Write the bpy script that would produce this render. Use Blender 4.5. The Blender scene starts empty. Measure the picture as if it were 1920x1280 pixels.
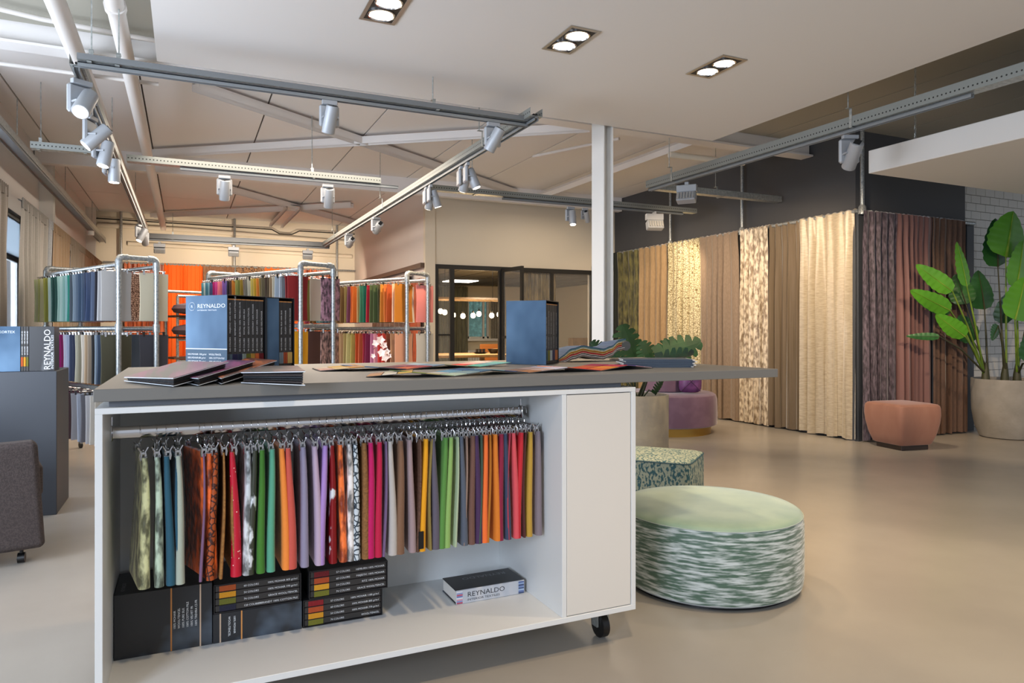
import bpy, math, random
from math import sin, cos, pi, radians, sqrt
from mathutils import Vector, Matrix
random.seed(7)
S = bpy.context.scene
COL = S.collection
YAW = radians(24.83); FP = 1322.0; CY = 620.0; H = 1.2
def lin(c):
    if isinstance(c, str):
        c = [int(c[i:i+2], 16)/255 for i in (0, 2, 4)]
    return tuple(((v/12.92) if v <= .04045 else ((v+.055)/1.055)**2.4) for v in c) + (1,)

# ------------------------------------------------------------------ camera, world, lights, exposure
cd = bpy.data.cameras.new('camera'); cam = bpy.data.objects.new('camera', cd); COL.objects.link(cam)
cam.location = (0, 0, H); cam.rotation_euler = (radians(90), 0, -YAW)
cd.sensor_width = 36; cd.lens = FP/1920*36; cd.shift_y = (CY-640)/1920; cd.clip_start = .05
S.camera = cam
S.view_settings.view_transform = 'Standard'; S.view_settings.look = 'None'; S.view_settings.gamma = 1
S.view_settings.use_curve_mapping = False; S.view_settings.exposure = 0.24
S.cycles.max_bounces = 8; S.cycles.diffuse_bounces = 4; S.cycles.glossy_bounces = 3; S.cycles.transmission_bounces = 6
S.cycles.caustics_reflective = False; S.cycles.caustics_refractive = False
S.cycles.sample_clamp_indirect = 4
W = bpy.data.worlds.new('world'); S.world = W; W.use_nodes = True
W.node_tree.nodes['Background'].inputs[0].default_value = lin('dfe6f2'); W.node_tree.nodes['Background'].inputs[1].default_value = 0.6

def light(kind, name, loc, aim, energy, col, size=.1, size_y=None, angle=60, blend=.4, parent=None):
    d = bpy.data.lights.new(name, kind); o = bpy.data.objects.new(name, d); COL.objects.link(o)
    o.location = loc; v = Vector(aim)-Vector(loc); o.rotation_euler = v.to_track_quat('-Z', 'Y').to_euler()
    d.energy = energy; d.color = lin(col)[:3]
    if kind == 'AREA':
        d.size = size
        if size_y: d.shape = 'RECTANGLE'; d.size_y = size_y
    elif kind == 'SPOT':
        d.shadow_soft_size = size; d.spot_size = radians(angle); d.spot_blend = blend
    else: d.shadow_soft_size = size
    return o
# daylight through the shop front behind and to the left of the camera
light('AREA', 'window_daylight', (-3.1, -1.5, 1.75), (1.6, 2.6, .5), 165, 'd3e1f5', 1.3, 1.6)
light('AREA', 'window_daylight', (-2.9, 4.0, 1.4), (2.0, 8.0, 2.0), 165, 'dfe9f8', 3.2, 1.6)
light('AREA', 'window_daylight', (-2.2, 9.2, 1.6), (0, 9.0, 1.5), 60, 'd5e6fc', 2.2, 1.2)
WARM = 'ffe2bd'
# curtain wall washers on the right cable tray, unseen fill added over the racks
for loc, aim, e, an in (((4.9, 4.35, 2.7), (6.7, 6.2, .9), 170, 84), ((4.9, 6.3, 2.7), (6.7, 8.4, 1.0), 95, 80), ((4.9, 5.2, 2.7), (6.7, 6.4, 1.2), 90, 80),
                        ((4.9, 2.0, 2.5), (8.1, 4.9, .55), 300, 44), ((6.1, 7.6, 2.5), (6.7, 9.4, 1.2), 40, 90),
                        ((3.8, 2.8, 2.9), (4.0, 3.2, 0), 130, 95)):
    light('SPOT', 'wall_washer', loc, aim, e, WARM, .05, angle=an, blend=.6)
for x, y in ((-.3, 14.4), (1.2, 14.4), (2.6, 14.4)):
    light('SPOT', 'wall_washer', (x, 13.45, 2.45), (x, 15.3, 2.15), 75, 'ffe6c8', .06, angle=95, blend=.6)
for x, y in ((2.9, 1.3), (.9, .9), (3.9, .2)): light('SPOT', 'downlight_beam', (x, y, 2.97), (x, y, 0), 120, 'ffe2ba', .07, angle=95, blend=.7)  # unseen downlights added to brighten the floor near the camera
light('AREA', 'rack_fill', (.9, 9.8, 2.95), (.9, 9.8, 0), 250, 'ffeeda', 2.4, 6)  # area fill added to lift the dim back room and its ceiling
light('AREA', 'aisle_fill', (5.2, 8.6, 3.1), (5.2, 8.6, 0), 25, 'ffe9cc', 1.5, 2)  # soft area fill over the aisle, without a fixture

# ------------------------------------------------------------------ helpers
def P(u, v, t):
    x = (u-960)/FP; z = (CY-v)/FP
    return Vector((t*(sin(YAW)+x*cos(YAW)), t*(cos(YAW)-x*sin(YAW)), H+t*z))
def onz(u, v, z=0.): return P(u, v, (z-H)*FP/(CY-v))
def ony(u, v, y): return P(u, v, y/(cos(YAW)-(u-960)/FP*sin(YAW)))
def onx(u, v, x): return P(u, v, x/(sin(YAW)+(u-960)/FP*cos(YAW)))
MATS = {}
def mat(key, col='808080', rough=.6, metal=0., col2=None, nscale=8., lo=.4, hi=.6, stretch=(1, 1, 1), bump=0., bscale=60., bstretch=(1,1,1), sheen=0.,
        emis=None, estr=0., kind='noise', trans=0., alpha=1., coat=0., detail=3.):
    if key in MATS: return MATS[key]
    m = bpy.data.materials.new(key); MATS[key] = m; m.use_nodes = True
    nt = m.node_tree; b = nt.nodes['Principled BSDF']; L = nt.links.new
    b.inputs['Base Color'].default_value = lin(col); b.inputs['Roughness'].default_value = rough; b.inputs['Metallic'].default_value = metal
    if sheen: b.inputs['Sheen Weight'].default_value = sheen; b.inputs['Sheen Roughness'].default_value = .4
    if coat: b.inputs['Coat Weight'].default_value = coat
    if emis: b.inputs['Emission Color'].default_value = lin(emis); b.inputs['Emission Strength'].default_value = estr
    if trans: b.inputs['Transmission Weight'].default_value = trans
    if alpha < 1: b.inputs['Alpha'].default_value = alpha
    if col2 or bump:
        tc = nt.nodes.new('ShaderNodeTexCoord')
    def tex(kd, sc, st, det=3.):
        mp = nt.nodes.new('ShaderNodeMapping'); mp.inputs['Scale'].default_value = st; L(tc.outputs['Object'], mp.inputs['Vector'])
        if kd == 'voronoi':
            n = nt.nodes.new('ShaderNodeTexVoronoi'); n.feature = 'DISTANCE_TO_EDGE'; n.inputs['Scale'].default_value = sc; out = n.outputs['Distance']
        elif kd == 'cells':
            n = nt.nodes.new('ShaderNodeTexVoronoi'); n.inputs['Scale'].default_value = sc; out = n.outputs['Distance']
        elif kd == 'wave':
            n = nt.nodes.new('ShaderNodeTexWave'); n.inputs['Scale'].default_value = sc; n.bands_direction = 'Z' if st[2] >= st[0] else 'X'; out = n.outputs['Fac']
            n.inputs['Distortion'].default_value = .4
        else:
            n = nt.nodes.new('ShaderNodeTexNoise'); n.inputs['Scale'].default_value = sc; n.inputs['Detail'].default_value = det; out = n.outputs['Fac']
        L(mp.outputs['Vector'], n.inputs['Vector']); return out
    if col2:
        o = tex(kind, nscale, stretch, detail)
        r = nt.nodes.new('ShaderNodeValToRGB'); r.color_ramp.elements[0].position = lo; r.color_ramp.elements[1].position = hi
        r.color_ramp.elements[0].color = lin(col); r.color_ramp.elements[1].color = lin(col2)
        L(o, r.inputs['Fac']); L(r.outputs['Color'], b.inputs['Base Color'])
    if bump:
        o = tex('noise', bscale, bstretch)
        bn = nt.nodes.new('ShaderNodeBump'); bn.inputs['Strength'].default_value = bump; bn.inputs['Distance'].default_value = .01
        L(o, bn.inputs['Height']); L(bn.outputs['Normal'], b.inputs['Normal'])
    return m

class MB:
    def __init__(s): s.v = []; s.f = []; s.smooth = False
    def quad(s, *p): n = len(s.v); s.v += [Vector(q) for q in p]; s.f.append(tuple(range(n, n+len(p)))); return s
    def box(s, x0, x1, y0, y1, z0, z1, M=None):
        n = len(s.v); c = [(x0,y0,z0),(x1,y0,z0),(x1,y1,z0),(x0,y1,z0),(x0,y0,z1),(x1,y0,z1),(x1,y1,z1),(x0,y1,z1)]
        s.v += [(M @ Vector(q)) if M else Vector(q) for q in c]
        for f in ((0,3,2,1),(4,5,6,7),(0,1,5,4),(1,2,6,5),(2,3,7,6),(3,0,4,7)): s.f.append(tuple(n+i for i in f))
        return s
    def bbox(s, x0, x1, y0, y1, z0, z1, b=.002, M=None):   # box with chamfered edges
        n0 = len(s.v); xs, ys, zs = (x0, x1), (y0, y1), (z0, z1); idx = {}
        for i in (0, 1):
            for j in (0, 1):
                for k in (0, 1):
                    sx, sy, sz = (1 if i == 0 else -1)*b, (1 if j == 0 else -1)*b, (1 if k == 0 else -1)*b
                    for a, q in enumerate(((xs[i], ys[j]+sy, zs[k]+sz), (xs[i]+sx, ys[j], zs[k]+sz), (xs[i]+sx, ys[j]+sy, zs[k]))):
                        idx[i, j, k, a] = len(s.v); s.v.append((M @ Vector(q)) if M else Vector(q))
        I = lambda i, j, k, a: idx[i, j, k, a]
        for q in (0, 1):
            o = [(0,0),(1,0),(1,1),(0,1)] if q else [(0,0),(0,1),(1,1),(1,0)]
            s.f.append(tuple(I(q, a, b_, 0) for a, b_ in (o if q else o)))
            s.f.append(tuple(I(a, q, b_, 1) for a, b_ in ([(0,0),(0,1),(1,1),(1,0)] if q else [(0,0),(1,0),(1,1),(0,1)])))
            s.f.append(tuple(I(a, b_, q, 2) for a, b_ in ([(0,0),(1,0),(1,1),(0,1)] if q else [(0,0),(0,1),(1,1),(1,0)])))
        for i in (0, 1):
            for j in (0, 1):
                s.f.append((I(i,j,0,0), I(i,j,1,0), I(i,j,1,1), I(i,j,0,1)))
                s.f.append((I(i,0,j,0), I(i,1,j,0), I(i,1,j,2), I(i,0,j,2)))
                s.f.append((I(0,i,j,1), I(1,i,j,1), I(1,i,j,2), I(0,i,j,2)))
                for k in (0, 1): s.f.append((I(i,j,k,0), I(i,j,k,1), I(i,j,k,2)))
        s.fixn = True
        return s
    def tube(s, pts, r, n=8, cap=True):
        pts = [Vector(p) for p in pts]; rs = r if isinstance(r, (list, tuple)) else [r]*len(pts)
        up = None; base = len(s.v)
        for i, p in enumerate(pts):
            d = (pts[min(i+1, len(pts)-1)]-pts[max(i-1, 0)]).normalized()
            if up is None:
                up = Vector((0, 0, 1)) if abs(d.z) < .9 else Vector((1, 0, 0))
            a = d.cross(up); a = a.normalized() if a.length > 1e-5 else d.orthogonal().normalized(); b = a.cross(d).normalized(); up = b
            for k in range(n):
                t = 2*pi*k/n; s.v.append(p+rs[i]*(a*cos(t)+b*sin(t)))
        for i in range(len(pts)-1):
            for k in range(n):
                k2 = (k+1) % n; s.f.append((base+i*n+k, base+i*n+k2, base+(i+1)*n+k2, base+(i+1)*n+k))
        if cap: s.f.append(tuple(base+k for k in range(n-1, -1, -1))); s.f.append(tuple(base+(len(pts)-1)*n+k for k in range(n)))
        s.smooth = True
        return s
    def lathe(s, prof, n=48, c=(0, 0, 0), sx=1., sy=1., power=1., rot=0.):
        base = len(s.v); c = Vector(c)
        for r, z in prof:
            for k in range(n):
                t = 2*pi*k/n; cx, cy = cos(t), sin(t)
                if power != 1.:
                    q = (abs(cx)**(2/power)+0, abs(cy)**(2/power)); cx = math.copysign(q[0], cx); cy = math.copysign(q[1], cy)
                x, y = r*cx*sx, r*cy*sy
                s.v.append(c+Vector((x*cos(rot)-y*sin(rot), x*sin(rot)+y*cos(rot), z)))
        for i in range(len(prof)-1):
            for k in range(n):
                k2 = (k+1) % n; s.f.append((base+i*n+k, base+i*n+k2, base+(i+1)*n+k2, base+(i+1)*n+k))
        if prof[0][0] > 1e-4: s.f.append(tuple(base+k for k in range(n-1, -1, -1)))
        if prof[-1][0] > 1e-4: s.f.append(tuple(base+(len(prof)-1)*n+k for k in range(n)))
        s.smooth = True
        return s
    def grid(s, fn, nu, nv):
        base = len(s.v)
        for j in range(nv+1):
            for i in range(nu+1): s.v.append(Vector(fn(i/nu, j/nv)))
        for j in range(nv):
            for i in range(nu):
                a = base+j*(nu+1)+i; s.f.append((a, a+1, a+nu+2, a+nu+1))
        s.smooth = True
        return s
    def mesh(s, name, smooth=None):
        me = bpy.data.meshes.new(name); me.from_pydata([tuple(v) for v in s.v], [], s.f)
        if getattr(s, 'fixn', False):
            import bmesh
            b = bmesh.new(); b.from_mesh(me); bmesh.ops.recalc_face_normals(b, faces=b.faces); b.to_mesh(me); b.free()
        if (s.smooth if smooth is None else smooth):
            me.polygons.foreach_set('use_smooth', [True]*len(me.polygons))
            try: me.set_sharp_from_angle(angle=radians(42))
            except Exception: pass
        me.update(); return me
    def build(s, name, m, parent=None, world=False, smooth=None):
        if world and parent is not None:
            inv = MW[parent.name].inverted(); s.v = [inv @ v for v in s.v]
        me = s.mesh(name, smooth); me.materials.append(m)
        o = bpy.data.objects.new(name, me); COL.objects.link(o)
        if parent is not None: o.parent = parent
        return o
MW = {}
def tag(o, label=None, cat=None, group=None, kind=None):
    if label: o['label'] = label
    if cat: o['category'] = cat
    if group: o['group'] = group
    if kind: o['kind'] = kind
    return o
def empty(name, loc, label, cat, group=None, rz=0., rot=None):
    o = bpy.data.objects.new(name, None); COL.objects.link(o); o.location = loc; o.rotation_euler = rot or (0, 0, rz); o.empty_display_size = .05
    MW[o.name] = Matrix.Translation(Vector(loc)) @ o.rotation_euler.to_matrix().to_4x4()
    return tag(o, label, cat, group)
def struct(name, mb, m, parent=None, **k):
    o = mb.build(name, m, parent, **k)
    if parent is None: o['kind'] = 'structure'
    return o
def B(*a, **k): return MB().box(*a, **k)
def inst(me, name, parent=None, loc=(0, 0, 0), rot=(0, 0, 0), m=None, scale=None):
    o = bpy.data.objects.new(name, me); COL.objects.link(o); o.location = loc; o.rotation_euler = rot
    if scale: o.scale = scale
    if parent is not None: o.parent = parent
    if m is not None:
        o.material_slots[0].link = 'OBJECT'; o.material_slots[0].material = m
    return o
ONES = 'first second third fourth fifth sixth seventh eighth ninth tenth eleventh twelfth thirteenth fourteenth fifteenth sixteenth seventeenth eighteenth nineteenth'.split()
def ordn(i):
    if i < 20: return ONES[i-1]
    T = {2: 'twent', 3: 'thirt', 4: 'fort', 5: 'fift'}[i//10]
    return T+'ieth' if i % 10 == 0 else T+'y-'+ONES[i % 10-1]
TXT = {}
def text(s, size, m, parent, loc, rot, name='lettering', align='LEFT', sx=1., serif=False, label=None):
    key = (s, align)
    if key not in TXT:
        c = bpy.data.curves.new('lettering', 'FONT'); c.body = s; c.size = 1; c.align_x = align; c.extrude = 0; c.resolution_u = 2
        o = bpy.data.objects.new('t', c); COL.objects.link(o)
        dg = bpy.context.evaluated_depsgraph_get(); dg.update()
        me = bpy.data.meshes.new_from_object(o.evaluated_get(dg)); bpy.data.objects.remove(o); me.name = 'lettering'
        me.materials.clear(); me.materials.append(m); TXT[key] = me
    o = inst(TXT[key], name, parent, loc, rot, m, (size*sx, size, size))
    return o

# ------------------------------------------------------------------ materials
white = mat('white paint', 'e9e7e2', .65); whitec = mat('white laminate', 'dfe1e0', .4)
offw = mat('warm white plaster', 'e4dccb', .8, bump=.05, bscale=30)
ceilm = mat('ceiling board', 'ebe8e6', .85); greyceil = mat('grey ceiling', 'a9a69a', .9)
soffm = mat('soffit plaster', 'e4e2e0', .8)
galv = mat('galvanised steel', 'a3a8a6', .38, .75, col2='c9cdcb', nscale=40, lo=.35, hi=.7)
galvp = mat('galvanised pipe', 'b4b8b9', .35, .6, col2='8e9496', nscale=60, lo=.4, hi=.62)
trackm = mat('grey aluminium', '8d9295', .4, .4); spotg = mat('silver grey lamp body', 'a9adb2', .45, .25)
darkslot = mat('dark slot', '1c1e20', .6); black = mat('black', '0c0c0d', .4); blackm = mat('black steel', '2b2a28', .5, .3)
chrome = mat('chrome', 'd8d8da', .12, 1.); lampon = mat('lit lens', 'ffffff', .5, emis='fff1da', estr=14)
darkgrey = mat('charcoal wall', '4a4a4c', .75); darkpost = mat('charcoal panel', '3c4046', .6)
wood = mat('light wood', 'b58d5c', .5, col2='a07a4a', nscale=6, stretch=(1, 8, 1)); gold = mat('brass plinth', 'b08a3f', .35, .6)

# perforated steel for cable trays
perf = mat('perforated steel', '8f938f', .5, .4)
_nt = perf.node_tree; _b = _nt.nodes['Principled BSDF']; _tc = _nt.nodes.new('ShaderNodeTexCoord'); _sp = _nt.nodes.new('ShaderNodeSeparateXYZ'); _nt.links.new(_tc.outputs['Object'], _sp.inputs[0])
def mth(op, a, b=None):
    n = _nt.nodes.new('ShaderNodeMath'); n.operation = op
    for i, x in enumerate((a, b)):
        if x is None: continue
        if isinstance(x, (int, float)): n.inputs[i].default_value = x
        else: _nt.links.new(x, n.inputs[i])
    return n.outputs[0]
_fx = mth('SUBTRACT', mth('FRACT', mth('DIVIDE', _sp.outputs['X'], .03)), .5); _z = mth('DIVIDE', mth('SUBTRACT', _sp.outputs['Z'], .03), .03)
_d = mth('SQRT', mth('ADD', mth('MULTIPLY', _fx, _fx), mth('MULTIPLY', _z, _z)))
_h = mth('LESS_THAN', _d, .2); _mx = _nt.nodes.new('ShaderNodeMix'); _mx.data_type = 'RGBA'; _nt.links.new(_h, _mx.inputs['Factor'])
_mx.inputs['A'].default_value = lin('8f938f'); _mx.inputs['B'].default_value = lin('2c2d2c'); _nt.links.new(_mx.outputs['Result'], _b.inputs['Base Color'])

# ------------------------------------------------------------------ floor
fm = mat('poured concrete floor', '98928a', .27, col2='a8a298', nscale=.9, lo=.35, hi=.7, bump=.02, bscale=3, detail=6)
struct('floor', B(-6, 16, -4, 19, -.1, 0), fm)

# ------------------------------------------------------------------ walls
# left wall with two window openings
wl = struct('wall_left', MB().box(-1.8, -1.65, 7.0, 17, 0, .92).box(-1.8, -1.65, 7.0, 17, 2.46, 3.45).box(-1.8, -1.65, 7.0, 7.3, .92, 2.46)
            .box(-1.8, -1.65, 9.6, 11.6, .92, 2.46).box(-1.8, -1.65, 14.2, 17, .92, 2.46), mat('cool white wall', 'd6d3d0', .8))
glass = mat('clear glass', 'ffffff', .02, trans=1.0); skyout = mat('daylit sky', 'ffffff', 1, emis='e8f2ff', estr=2.2)
for i, (y0, y1) in enumerate(((7.3, 9.6), (11.6, 14.2))):
    f = MB()
    for y in (y0, (y0+y1)/2-.03, y1-.06): f.box(-1.75, -1.7, y, y+.06, .92, 2.46)
    f.box(-1.75, -1.7, y0, y1, .92, .98).box(-1.75, -1.7, y0, y1, 1.96, 2.02).box(-1.75, -1.7, y0, y1, 2.40, 2.46).box(-1.65, -1.5, y0, y1, .9, .93)
    w = struct('window_%d' % (i+1), f, white)
    for a, b in ((y0+.06, (y0+y1)/2-.03), ((y0+y1)/2+.03, y1-.06)): B(-1.73, -1.722, a, b, .98, 1.96).build('pane', glass, w)
    B(-1.70, -1.695, y0+.02, y1-.02, 2.0, 2.42).build('roller_blind', mat('translucent blind', 'dfe8ef', .8, trans=.8), w)
tag(B(-4.2, -4.1, 6, 17, -.2, 4).build('exterior_backdrop', mat('bright street haze', 'ffffff', 1, emis='dcebff', estr=2.2, col2='9fc0b0', nscale=1.2)), kind='structure')
for y in (10.45, 14.95):
    tag(MB().box(-1.65, -1.5, y-.07, y-.055, 0, 3.45).box(-1.65, -1.5, y+.055, y+.07, 0, 3.45).box(-1.59, -1.56, y-.055, y+.055, 0, 3.45)
        .build('steel_column', white), 'white painted steel column on the left wall %s' % ('between the windows' if y < 12 else 'in the far corner'), 'column', kind='structure')
struct('wall_back', B(-1.8, 3.5, 15.3, 15.45, 0, 3.5), offw)
struct('wall_side', B(3.32, 3.44, 10.42, 15.4, 0, 3.5), mat('pink white plaster', 'd9cfc8', .8))
wo = struct('wall_office', MB().box(3.32, 6.8, 10.3, 10.42, 2.22, 3.5).box(3.30, 3.46, 10.27, 10.3, 0, 3.44).box(3.32, 3.46, 10.3, 10.42, 0, 2.22).box(6.25, 6.8, 10.3, 10.42, 0, 2.3), mat('cream plaster', 'd8cdb9', .8))
struct('wall_dark', MB().box(6.72, 8.62, 5.48, 5.6, 0, 3.45).box(6.72, 6.84, 5.6, 10.3, 0, 3.45), darkgrey)
struct('trim_1', MB().box(6.62, 6.74, 5.36, 5.5, 0, 2.5), darkpost)
struct('trim_2', MB().box(8.5, 8.63, 5.38, 5.5, 0, 2.5), darkpost)
# painted brick wall on the far right
brk = mat('white painted brick', 'cfcdc8', .75, bump=.25, bscale=40)
wb = struct('wall_brick', B(8.63, 12, 5.62, 5.75, 0, 3.45), mat('white mortar', 'c4c2bd', .9))
bme = MB().bbox(0, .184, 0, .03, 0, .095, .004).mesh('brick', False); bme.materials.append(brk)
n = 0
for r in range(34):
    for c in range(9):
        x = 8.64+c*.19-(0 if r % 2 else .095)
        if x < 8.62: x = 8.64
        if n < 298 and x < 10.7: inst(bme, 'brick', wb, (x, 5.595+random.uniform(-.001, .001), r*.1+.004)); n += 1
# ceilings
cf = struct('ceiling', B(-1.8, 9, 6.1, 17, 3.47, 3.6), mat('ceiling joint', '55504c', .9))
cme = None
xs = [-1.8, -1.48, -.37, .744, 1.86, 2.95, 4.06, 5.17, 6.28, 7.4, 8.6]; ys = [6.12, 10.4, 13.2, 15.3]
for i in range(len(xs)-1):
    for j in range(3):
        B(xs[i]+.008, xs[i+1]-.008, ys[j]+.008, ys[j+1]-.008, 3.45, 3.47).build('ceiling_panel', ceilm, cf)
cn = struct('ceiling_near', B(-1.8, 12, -1.2, 6.1, 3.44, 3.56), mat('ceiling joint'))
xs = [-1.8, .4, 2.6, 4.8, 6.0, 7.2, 8.4, 9.6, 12]
for i in range(len(xs)-1): B(xs[i]+.006, xs[i+1]-.006, -1.2, 6.09, 3.42, 3.44).build('ceiling_panel', greyceil, cn)
struct('beam', MB().box(-1.7, 6.7, 6.1, 6.16, 3.27, 3.45).box(-1.7, 6.7, 6.04, 6.22, 3.25, 3.27), ceilm)
struct('beam', MB().box(-1.64, 6.7, 10.05, 10.17, 3.22, 3.45), ceilm)
struct('ceiling_soffit', B(-.175, 4.53, -1.0, 5.27, 3.0, 3.22), soffm)
# suspended white canopy on the right
cp = empty('canopy', (6.4, 3.0, 2.55), 'white suspended ceiling canopy hung on chains above the potted palm-like plant', 'canopy')
MB().bbox(5.32, 9.0, .6, 4.21, 2.55, 2.745, .004).build('panel', mat('canopy white', 'e6e3de', .6), cp, world=True)
lk = MB()
ch = onx(1716, 262, 5.38); z = 2.75; k = 0
while z < 3.42:
    pts = [Vector((ch.x+(.007*cos(a) if k % 2 else 0), ch.y+(0 if k % 2 else .007*cos(a)), z+.02+.02*sin(a))) for a in [2*pi*i/8 for i in range(9)]]
    lk.tube(pts, .0025, 5, False); z += .034; k += 1
lk.build('chain', galv, cp, world=True)

# white steel H column right of the counter
tag(MB().box(3.336, 3.346, 5.29, 5.49, 0, 3.43).box(3.426, 3.436, 5.29, 5.49, 0, 3.43).box(3.346, 3.426, 5.385, 5.395, 0, 3.43).build('steel_column', white),
    'white steel column rising behind the counter past the dropped ceiling edge', 'column', kind='structure')

# ------------------------------------------------------------------ ceiling services
PIPEM = mat('painted pipe', 'e2ddd8', .55)
def pipe(name, pts, r, m, label, n=14, cat='pipe', group=None):
    mb = MB(); pts = [Vector(p) for p in pts]; mb.tube(pts, r, n)
    o = mb.build(name, m); tag(o, label, cat, group)
    return o
pipe('duct_pipe', [(-.70, -.5, 3.15), (-.70, 14.95, 3.15)], .058, PIPEM, 'thick white ceiling pipe, left one of the parallel pair')
p2 = pipe('duct_pipe', [(-.385, -.5, 3.15), (-.385, 14.95, 3.15)], .052, PIPEM, 'white ceiling pipe running just left of the dropped ceiling, right of the pair')
for y in (4.85, 9.1): MB().tube([(-.385, y-.03, 3.15), (-.385, y+.03, 3.15)], .062, 14).build('pipe_coupling', PIPEM, p2)
pipe('conduit', [(-1.64, 5.6, 3.36), (-.9, 5.75, 3.34), (.6, 5.9, 3.34)], .018, PIPEM, 'thin white conduit crossing under the ceiling at the upper left corner')
pipe('conduit', [(-1.64, 6.4, 3.2), (-.2, 6.4, 3.2)], .016, PIPEM, 'thin white conduit behind the thick pipes at the upper left')
pipe('heating_pipe', [(-1.55, 15.1, 3.0), (-1.5, 15.24, 3.18), (0, 15.25, 3.18), (3.2, 15.25, 3.1)], .045, offw, 'cream pipe running along the top of the far back wall')
pipe('heating_pipe', [(-1.0, 15.25, 2.86), (3.25, 15.25, 2.8)], .04, offw, 'cream pipe below the upper one on the far back wall')
pipe('conduit', [(-1.6, 15.2, 3.3), (1.6, 15.2, 3.28), (1.75, 15.2, 3.2), (2.0, 15.2, 3.2), (2.15, 15.2, 3.28), (3.3, 15.2, 3.28)], .012, blackm, 'thin dark conduit with a dip along the far back wall')
pipe('sprinkler_pipe', [(3.8, 7.6, 3.3), (4.3, 6.5, 3.3)], .018, PIPEM, 'thin cream sprinkler pipe under the ceiling behind the soffit edge')
pipe('heating_pipe', [onz(1255, 290, 3.2), onz(1320, 297, 3.2), onz(1395, 305, 3.2)], .035, offw, 'short cream pipe under the ceiling above the right cable tray')
pipe('roof_tie', [onz(1000, 372, 3.3), onz(1300, 262, 3.3)], .05, ceilm, 'thick cream diagonal tie under the ceiling left of the column', 4)
def brace(a, b, lab, w=.05, zz=3.4, m=ceilm):
    p, q = onz(*a, zz), onz(*b, zz); d = (q-p).normalized(); n = Vector((-d.y, d.x, 0))*w
    mb = MB(); mb.quad(p-n, q-n, q+n, p+n, ); z = Vector((0, 0, .02)); mb.quad(p-n+z, p+n+z, q+n+z, q-n+z)
    for e, f in ((p-n, q-n), (q+n, p+n)): mb.quad(e, e+z, f+z, f)
    z5 = Vector((0, 0, .06)); n2 = n*.12
    for e in (n*.94, -n*.94): mb.quad(p+e-n2, p+e-n2-z5, q+e-n2-z5, q+e-n2); mb.quad(p+e+n2, q+e+n2, q+e+n2-z5, p+e+n2-z5)
    tag(mb.build('roof_brace', m), lab, 'brace', 'diagonal roof braces')
brace((367, 157), (965, 358), 'cream diagonal roof brace sloping down to the right in the nearer cross')
brace((287, 285), (1105, 235), 'cream diagonal roof brace rising to the right in the nearer cross')
brace((430, 352), (700, 425), 'cream diagonal roof brace sloping down to the right in the far cross', .05)
brace((285, 402), (660, 382), 'cream diagonal roof brace rising to the right in the far cross', .05)
brace((551, 386), (517, 422), 'short thick bracket hanging from the centre of the far cross', .12, 3.36)

def tray(x0, y0, x1, y1, z, lab, w=.1, h=.06, rail=True, hang=(), rail_rng=None, m=perf, railw=.035):
    L = sqrt((x1-x0)**2+(y1-y0)**2); rz = math.atan2(y1-y0, x1-x0)
    o = empty('cable_tray', (x0, y0, z), lab, 'cable tray', rz=rz)
    MB().box(0, L, -w/2, -w/2+.002, 0, h).box(0, L, w/2-.002, w/2, 0, h).build('side_flange', m, o)
    B(0, L, -w/2+.002, w/2-.002, 0, .003).build('tray_base', galv, o)
    k = .9
    MB().tube([(0, 0, .012), (L, 0, .012)], .008, 6).tube([(0, .02, .012), (L, .02, .012)], .006, 6).build('cable', black, o)
    if rail:
        a, b = rail_rng or (0, L)
        MB().box(a, b, -railw/2, -railw/2+.006, -.032, -.006).box(a, b, railw/2-.006, railw/2, -.032, -.006).box(a, b, -railw/2, railw/2, -.012, -.004).build('light_track', trackm, o)
    for d, zz in hang:
        mb = MB(); mb.tube([(d, w/2+.03, zz-z), (d, w/2+.03, h+.06)], .0045, 6)
        mb.box(d-.012, d+.012, w/2-.002, w/2+.045, h+.055, h+.06).box(d-.012, d+.012, w/2+.001, w/2+.004, -.006, h+.06).box(d-.012, d+.012, -w/2, w/2+.004, -.009, -.005)
        mb.build('hanger_rod', galv, o)
    return o
tray(-.56, 4.7, 2.3, 4.7, 2.742, 'grey cable tray with light track crossing below the front edge of the dropped ceiling', w=.09, h=.034, m=mat('dull tray steel', '7f8284', .5, .4), hang=((.06, 3.42), (.2, 3.42), (2.15, 3.0)))
tray(-.58, 4.8, -.58, 13.1, 2.75, 'long cable tray with light track running to the back on the left', w=.07, hang=((3., 3.45), (6.5, 3.45)))
tray(2.3, 4.55, 2.3, 13.1, 2.75, 'long cable tray with light track leading to the back, right of the middle rack', w=.1, hang=((.9, 3.3), (4.2, 3.45), (7.4, 3.45)))
tray(-.6, 13.2, 2.4, 13.2, 2.74, 'far cable tray with light track in front of the back wall', w=.12, h=.08, m=mat('dull tray steel', '7f8284', .5, .4), hang=((.4, 3.2),), railw=.06)
tray(-1.25, 7.5, -.7, 7.5, 2.82, 'short perforated cable tray at the left between wall and pipes', hang=((.06, 3.45), (.42, 3.45)), rail=False)
tray(-.5, 7.5, 1.9, 7.5, 2.78, 'perforated cable tray crossing the middle of the room over the racks', rail_rng=(.45, 2.6), hang=((1.7, 3.45),))
tray(2.45, 7.5, 6.15, 7.5, 2.76, 'perforated cable tray from the right track past the column to the dark wall', rail_rng=(.9, 3.5), hang=((.55, 3.45),))
tray(4.82, 1.6, 4.74, 6.55, 2.8, 'heavy perforated cable tray with light track running along the right aisle', w=.11, h=.08, hang=((.9, 3.45), (2.3, 3.45), (4.5, 3.45)), rail_rng=(1.4, 4.95))
tray(4.75, 6.55, 6.68, 6.55, 2.79, 'short cable tray branching off to the dark curtain wall', w=.1, h=.07, rail=False, m=galv, hang=((1.0, 3.45),))
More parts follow.
